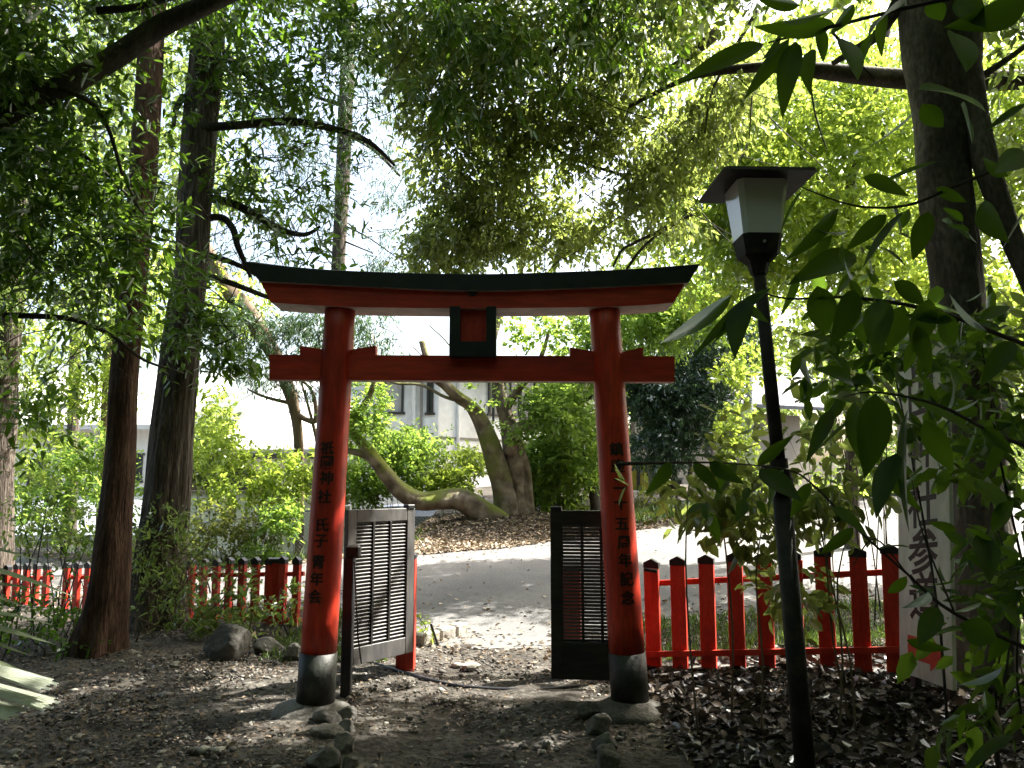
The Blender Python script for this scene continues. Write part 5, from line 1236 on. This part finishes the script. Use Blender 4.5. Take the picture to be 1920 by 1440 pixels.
# ================================================================ NEAR LEAVES ON THE RIGHT
def near_leaves():
    root = empty('laurel_shrub', (P(2200, 1200, 2.0).x, 2.0, 0), 'large glossy leaves on twigs close to the viewer, filling the right side', 'shrub')
    tube('trunk', [(P(2200, 1200, 2.0).x, 2.0, -.1), (1.75, 2.05, .9), (1.7, 2.0, 1.7), (1.62, 2.05, 2.5)], [.035, .03, .025, .012], M['bark_dark'], root, 10, 5, .05, 5)
    br = [[(2100, 700, 2.0, 14), (1920, 645, 2.0, 9), (1760, 585, 2.0, 8), (1600, 558, 2.05, 6), (1480, 560, 2.1, 4), (1420, 545, 2.15, 2)],
          [(2100, 260, 2.1, 12), (1920, 300, 2.1, 8), (1800, 345, 2.1, 6), (1700, 385, 2.1, 5), (1600, 385, 2.15, 4), (1500, 350, 2.2, 2)],
          [(2100, -80, 1.9, 14), (1900, -30, 1.9, 10), (1700, 15, 1.9, 7), (1560, 50, 1.9, 6), (1440, 80, 1.95, 3)],
          [(2050, 880, 1.9, 12), (1880, 820, 1.9, 7), (1760, 760, 1.9, 6), (1640, 735, 1.95, 4), (1580, 745, 2, 2)],
          [(2000, 1250, 2.5, 10), (1790, 1150, 2.5, 7), (1700, 1075, 2.5, 5), (1600, 985, 2.5, 4), (1520, 905, 2.5, 4), (1470, 880, 2.45, 3), (1350, 868, 2.4, 3), (1230, 868, 2.35, 6), (1158, 870, 2.3, 8)],
          [(1700, 1075, 2.5, 3), (1640, 1010, 2.55, 3), (1600, 1060, 2.6, 2)],
          [(1790, 1150, 2.5, 4), (1730, 1000, 2.5, 3), (1710, 900, 2.5, 2)],
          [(1640, 150, 2.0, 3), (1560, 60, 1.95, 5)]]
    for i, pth in enumerate(br):
        pts, rad = px_path(pth); tube('twig', pts, rad, M['bark_dark'], root, 7, 5, .06, 400 + i)
    Lf = [ # base x,y  tip x,y  width/length  depth
        (1480, 72, 1396, 182, .30, 1.9), (1492, 78, 1462, 192, .36, 1.9), (1522, 92, 1503, 156, .5, 1.95), (1578, 72, 1612, 142, .5, 1.95), (1662, 22, 1640, 104, .5, 1.95), (1565, 45, 1428, 62, .34, 1.9), (1432, 82, 1292, 132, .24, 1.95), (1565, 15, 1470, 40, .4, 1.85), (1602, 8, 1562, 64, .5, 1.85), (1745, -4, 1766, 40, .6, 1.9), (1800, -10, 1836, 36, .6, 1.9), (1925, 6, 1828, 52, .42, 1.9), (1790, 62, 1818, 124, .6, 1.95), (1500, 10, 1410, 0, .4, 1.9), (1700, 10, 1610, 30, .38, 1.9), (1640, 60, 1600, 120, .42, 1.95), (1465, 60, 1440, 112, .4, 1.95), (1530, 50, 1560, 118, .42, 1.92),
        (1722, 168, 1862, 172, .36, 2.0), (1802, 196, 1824, 266, .62, 2.0), (1728, 196, 1770, 244, .62, 2.05), (1712, 210, 1644, 280, .34, 2.05), (1925, 195, 1848, 244, .4, 2.0), (1925, 286, 1866, 324, .42, 2.0), (1838, 382, 1872, 448, .5, 2.05), (1618, 332, 1702, 366, .5, 2.1), (1756, 352, 1812, 378, .5, 2.1), (1762, 302, 1620, 346, .22, 2.1), (1506, 356, 1452, 436, .3, 2.15), (1572, 392, 1488, 486, .26, 2.15), (1588, 432, 1530, 450, .36, 2.15), (1662, 402, 1590, 466, .4, 2.1), (1674, 388, 1694, 436, .55, 2.1), (1694, 396, 1616, 492, .24, 2.1), (1742, 396, 1712, 486, .5, 2.05), (1604, 478, 1508, 502, .42, 2.1), (1560, 440, 1500, 520, .3, 2.1), (1890, 330, 1830, 300, .4, 2.0), (1920, 400, 1880, 470, .4, 2.0),
        (1532, 536, 1548, 626, .62, 2.05), (1602, 542, 1574, 642, .52, 2.0), (1652, 562, 1640, 652, .55, 2.0), (1694, 572, 1668, 654, .5, 1.95), (1676, 528, 1742, 572, .48, 2.0), (1742, 560, 1712, 660, .55, 1.9), (1492, 512, 1468, 596, .5, 2.05), (1446, 540, 1288, 642, .2, 2.1), (1422, 552, 1338, 640, .26, 2.1), (1400, 562, 1366, 640, .46, 2.1), (1372, 552, 1242, 668, .22, 2.1), (1382, 570, 1440, 600, .4, 2.1), (1720, 610, 1742, 700, .4, 1.9), (1600, 520, 1560, 470, .4, 2.0), (1790, 600, 1700, 590, .4, 1.9), (1850, 620, 1770, 570, .4, 1.9), (1640, 560, 1600, 620, .5, 2.0), (1760, 590, 1795, 650, .4, 1.9), (1900, 640, 1850, 700, .45, 1.9), (1840, 600, 1900, 560, .4, 1.9),
        (1642, 738, 1628, 892, .52, 1.9), (1702, 768, 1690, 990, .42, 1.85), (1602, 752, 1612, 884, .48, 1.95), (1698, 748, 1838, 808, .3, 1.85), (1732, 788, 1786, 884, .42, 1.9), (1778, 688, 1816, 770, .5, 1.95), (1622, 768, 1528, 842, .2, 1.95), (1560, 770, 1522, 842, .26, 1.95), (1680, 850, 1640, 960, .34, 1.85), (1600, 720, 1560, 680, .4, 1.95), (1840, 800, 1900, 850, .4, 1.9), (1880, 820, 1840, 900, .4, 1.9), (1660, 880, 1720, 960, .36, 1.9),
        (1424, 880, 1500, 938, .52, 2.4), (1380, 866, 1340, 930, .36, 2.4), (1330, 868, 1390, 905, .4, 2.4), (1258, 868, 1226, 920, .4, 2.35), (1210, 868, 1228, 918, .42, 2.35), (1300, 868, 1350, 920, .4, 2.4), (1470, 880, 1430, 960, .4, 2.45), (1520, 905, 1480, 970, .4, 2.45), (1560, 950, 1626, 992, .4, 2.5), (1600, 990, 1540, 1040, .4, 2.5), (1650, 1030, 1700, 1010, .4, 2.5), (1700, 1080, 1660, 1130, .3, 2.5), (1420, 872, 1480, 820, .3, 2.4), (1360, 868, 1300, 840, .32, 2.4),
        (1812, 990, 1878, 1064, .6, 2.2), (1842, 1000, 1860, 1080, .55, 2.2), (1872, 1084, 1940, 1068, .3, 2.1), (1740, 1110, 1700, 1160, .5, 2.45), (1760, 1140, 1720, 1210, .5, 2.4), (1700, 1200, 1780, 1225, .4, 2.5), (1800, 1170, 1870, 1200, .45, 2.3), (1808, 1330, 1796, 1396, .16, 2.4), (1850, 1120, 1920, 1160, .4, 2.2), (1830, 900, 1890, 960, .45, 2.2), (1900, 940, 1850, 1000, .45, 2.2), (1880, 1250, 1820, 1300, .4, 2.3), (1900, 1380, 1800, 1420, .2, 2.2)]
    rg = np.random.default_rng(77)
    pos, ax, nr, LL, WW = [], [], [], [], []
    for bx, by, tx, ty, wf, d in Lf:
        a = P(bx, by, d); b = P(tx, ty, d + rg.uniform(-.12, .12)); v = b - a
        view = (a - Vector((0, 0, EYE))).normalized()
        n = (-view * .8 + Vector(rg.normal(size=3) * .8) + Vector((0, 0, .45))); 
        pos.append(a); ax.append(v.normalized()); nr.append(n); LL.append(v.length * 1.03); WW.append(v.length * wf * .46)
    # extra sprays further along the twigs
    o = leaves('large_leaves', [tuple(p) for p in pos], [tuple(p) for p in ax], [tuple(p) for p in nr], np.array(LL), np.array(WW), L_NEAR, root, LONG, rg.random(len(pos)) ** 1.5 * .9, rg.uniform(-.05, .34, len(pos)), True, rg)
    # short stalks joining leaves to twigs are part of the leaves; smaller leaves behind
    foliage('small_leaves', [blob(1620, 620, 2.7, 130, 60, .2), blob(1890, 720, 2.6, 60, 80, .2), blob(1560, 480, 2.8, 90, 70, .2), blob(1850, 460, 2.6, 90, 90, .2), blob(1400, 900, 2.9, 110, 40, .15), blob(1880, 1080, 2.7, 80, 120, .2), blob(1900, 880, 2.6, 60, 80, .2)], 150, .08, L_NEAR, root, 402, W=.42, per=6, gap=-3, tpl=LONG, tw=.2, droop=.2, hang=.4, flat=.5)
near_leaves()

# ================================================================ PALM BLADES AT LEFT
def palm():
    root = empty('fan_palm', (P(-260, 1260, 3.6).x, 3.6, 0), 'palm blades reaching in at the left edge, the lowest cut square and bleached', 'palm')
    Lf = [(-120, 1040, 140, 1096, .05, 3.5), (-140, 1130, 92, 1150, .05, 3.4), (-140, 1150, 104, 1188, .06, 3.4), (-150, 1090, 80, 1085, .05, 3.5), (-100, 1090, 60, 1130, .05, 3.4), (-160, 1000, 70, 1030, .05, 3.6), (-160, 1210, 36, 1238, .10, 3.4), (-120, 1180, 60, 1215, .06, 3.5)]
    rg = np.random.default_rng(5); pos, ax, nr, LL, WW = [], [], [], [], []
    for bx, by, tx, ty, wf, d in Lf:
        a = P(bx, by, d); b = P(tx, ty, d); v = b - a
        pos.append(tuple(a)); ax.append(tuple(v.normalized())); nr.append((0, -.55, .8)); LL.append(v.length); WW.append(v.length * wf * .5)
    leaves('blades', pos, ax, nr, np.array(LL), np.array(WW), M['palm'], root, LONG, None, .12, True, rg)
    for (x0, y0, x1, y1, w) in ((-170, 1205, 92, 1287, 38), (-170, 1246, 96, 1322, 36), (-150, 1290, 34, 1338, 40)):
        d = 3.7; a = P(x0, y0, d); b = P(x1, y1, d - .12); u = (b - a).normalized(); side = Vector((0, .93, .35)); side = (side - u * side.dot(u)).normalized(); nn = u.cross(side)
        hw = w / FPX * d * .5; m = MB(); k = 7
        for i in range(k):
            s0 = -hw + 2 * hw * i / k; s1 = -hw + 2 * hw * (i + 1) / k; e = .006 if i % 2 else 0.0
            for j, (q0, q1) in enumerate(((s0, (s0 + s1) / 2), ((s0 + s1) / 2, s1))):
                z0, z1 = (0, .007) if j == 0 else (.007, 0)
                sc = .5
                A0, A1 = a + side * q0 * sc + nn * z0, a + side * q1 * sc + nn * z1
                B0, B1 = b + side * q0 + nn * z0 - u * (.02 * math.sin(i * 2.3)), b + side * q1 + nn * z1 - u * (.02 * math.sin(i * 2.3))
                th = nn * -.003
                m.add([A0, A1, B1, B0, A0 + th, A1 + th, B1 + th, B0 + th], [(0, 1, 2, 3), (7, 6, 5, 4), (0, 3, 7, 4), (1, 5, 6, 2), (2, 6, 7, 3)])
        m.build('cut_blade', M['palmcut'], root)
palm()

# ================================================================ GROUND COVER
def scatter_leaves(name, label, n, region, L, mt, seed, up=.75, W=.55, zoff=.012, dens=None):
    rg = np.random.default_rng(seed)
    x = rg.uniform(region[0], region[1], n * 3); y = rg.uniform(region[2], region[3], n * 3)
    if dens is not None:
        k = rg.random(len(x)) < dens(x, y); x, y = x[k], y[k]
    x, y = x[:n], y[:n]; z = terr(x, y) + zoff + rg.random(len(x)) * .012
    n = len(x)
    a = rg.normal(size=(n, 3)); a[:, 2] *= .22
    nr = rg.normal(size=(n, 3)) * (1 - up) + np.array([0, 0, 1.0]) * up
    o = leaves(name, np.stack([x, y, z], 1), a, nr, L * rg.uniform(.45, 1.35, n), L * W * .5 * rg.uniform(.6, 1.3, n), mt, None, HEX, rg.random(n) ** 1.6, rg.uniform(-.3, .3, n), rng=rg, kind='stuff')
    o['label'] = label
    return o
def offroad(x, y):
    yn = _interpv(x, NEAR); yf = _interpv(x, FAR); return np.where((y > yn) & (y < yf), .02, 1.0)
def drift(x, y): return (.5 + .5 * np.sin(x * 2.3 + 1.7 * np.sin(y * 1.9)) * np.sin(y * 2.9 + 1.3 * np.sin(x * 2.1 + 1))) ** 1.3 * .85 + .15
path = lambda x, y: np.where(np.abs(x + .1) < 1.0, .45, 1.0) * offroad(x, y) * drift(x, y)
scatter_leaves('fallen_leaves', 'brown leaf bits strewn over the soil in front of the torii', 24000, (-5.2, 4.5, 3.2, 8.6), .034, L_LITTER, 500, dens=path)
scatter_leaves('pale_fallen_leaves', 'paler dry leaves scattered over the dark soil', 1800, (-5.2, 4.5, 3.2, 8.6), .032, L_LITTER2, 501, dens=path)
scatter_leaves('leaf_litter', 'thick litter of large dead leaves under the right fence and lamp', 9000, (.95, 4.6, 3.3, 6.9), .085, L_LITTER3, 502, up=.55, zoff=.02)
scatter_leaves('brown_leaf_carpet', 'brown leaf carpet around the foot of the mossy maple', 26000, (-4.5, 4.5, 12.6, 17.8), .075, L_LITTER2, 503, dens=lambda x, y: np.exp(-((x - .1) / 2.2) ** 2) * offroad(x, y) * np.where(offroad(x, y) > .5, 1, .0))
scatter_leaves('verge_leaves', 'dry leaves along the grassy verge of the road', 14000, (-9, 9, 7.2, 22), .06, L_LITTER2, 504, dens=lambda x, y: np.exp(-np.abs(y - _interpv(x, NEAR)) * 1.1) + .6 * np.exp(-np.abs(y - _interpv(x, FAR)) * 2.2))
def pebbles(name, label, n, region, r, mt, seed, dens=None):
    rg = np.random.default_rng(seed)
    bm = bmesh.new(); bmesh.ops.create_icosphere(bm, subdivisions=1, radius=1); V0 = np.array([v.co[:] for v in bm.verts]); F0 = np.array([[v.index for v in f.verts] for f in bm.faces]); bm.free()
    x = rg.uniform(region[0], region[1], n * 2); y = rg.uniform(region[2], region[3], n * 2)
    if dens is not None:
        k = rg.random(len(x)) < dens(x, y); x, y = x[k], y[k]
    x, y = x[:n], y[:n]; n = len(x); z = terr(x, y) + .006
    s = r * rg.lognormal(0, .45, n)
    sc = np.stack([s * rg.uniform(.7, 1.3, n), s * rg.uniform(.7, 1.3, n), s * rg.uniform(.35, .8, n)], 1)
    a = rg.uniform(0, 6.28, n); ca, sa = np.cos(a), np.sin(a)
    jit = 1 + .16 * rg.normal(size=(n, len(V0), 1))
    V = V0[None] * sc[:, None, :] * jit
    V = np.stack([V[..., 0] * ca[:, None] - V[..., 1] * sa[:, None] + x[:, None], V[..., 0] * sa[:, None] + V[..., 1] * ca[:, None] + y[:, None], V[..., 2] + z[:, None]], -1)
    me = bpy.data.meshes.new(name); k = len(V0)
    me.vertices.add(n * k); me.vertices.foreach_set('co', V.astype(np.float32).ravel())
    idx = (np.arange(n)[:, None, None] * k + F0[None]).reshape(-1)
    me.loops.add(len(idx)); me.loops.foreach_set('vertex_index', idx.astype(np.int32))
    me.polygons.add(n * len(F0)); me.polygons.foreach_set('loop_start', np.arange(0, len(idx), 3, dtype=np.int32)); me.update(calc_edges=True)
    o = link_mesh(name, me, mt, None, True); o['kind'] = 'stuff'; o['label'] = label
pebbles('gravel', 'small grey gravel trodden into the path', 11000, (-4.5, 3.2, 3.4, 8.4), .011, M['stone'], 510, path)
pebbles('pale_gravel', 'scattered pale pebbles on the path', 1500, (-3.5, 2.6, 3.6, 8.4), .013, M['stonelight'], 511, path)
def grass(name, label, n, region, h, seed, dens):
    rg = np.random.default_rng(seed)
    x = rg.uniform(region[0], region[1], n * 3); y = rg.uniform(region[2], region[3], n * 3); k = rg.random(len(x)) < dens(x, y); x, y = x[k][:n], y[k][:n]; n = len(x)
    z = terr(x, y) - .005; a = rg.normal(size=(n, 3)) * .45; a[:, 2] = 1
    o = leaves(name, np.stack([x, y, z], 1), a, rg.normal(size=(n, 3)), h * rg.uniform(.4, 1.3, n), h * .06, L_GRASS, None, KITE, None, .3, rng=rg, kind='stuff'); o['label'] = label
def ground_twigs():
    rg = np.random.default_rng(530); n = 900
    x = rg.uniform(-5, 4.4, n * 3); y = rg.uniform(3.4, 8.4, n * 3); k = rg.random(n * 3) < path(x, y); x, y = x[k][:n], y[k][:n]; n = len(x)
    a = rg.normal(size=(n, 3)); a[:, 2] *= .06
    o = leaves('fallen_twigs', np.stack([x, y, terr(x, y) + .014], 1), a, np.tile([0, 0, 1.], (n, 1)), rg.uniform(.04, .22, n), .0035, L_LITTER, None, KITE, None, rg.uniform(-.1, .1, n), rng=rg, kind='stuff'); o['label'] = 'thin dead twigs lying among the leaf bits'
ground_twigs()
grass('grass', 'short rough grass on the verge behind the right fence', 14000, (-7.5, 6, 7.1, 10.5), .10, 520, lambda x, y: (x > -2.2) * (y < _interpv(x, NEAR) + .05) * np.where(np.abs(x + .1) < 1.0, .0, 1.) * (.35 + .65 * (np.sin(x * 3) * np.sin(y * 4 + x) > -.2)))
grass('far_grass', 'green weeds along the far edge of the road under the fences', 12000, (-9, 6, 13, 20), .22, 521, lambda x, y: (y > _interpv(x, FAR) + .7) * (y < _interpv(x, FAR) + 2.4) * (1 - 1.3 * np.exp(-((x - .1) / 3.0) ** 2)))
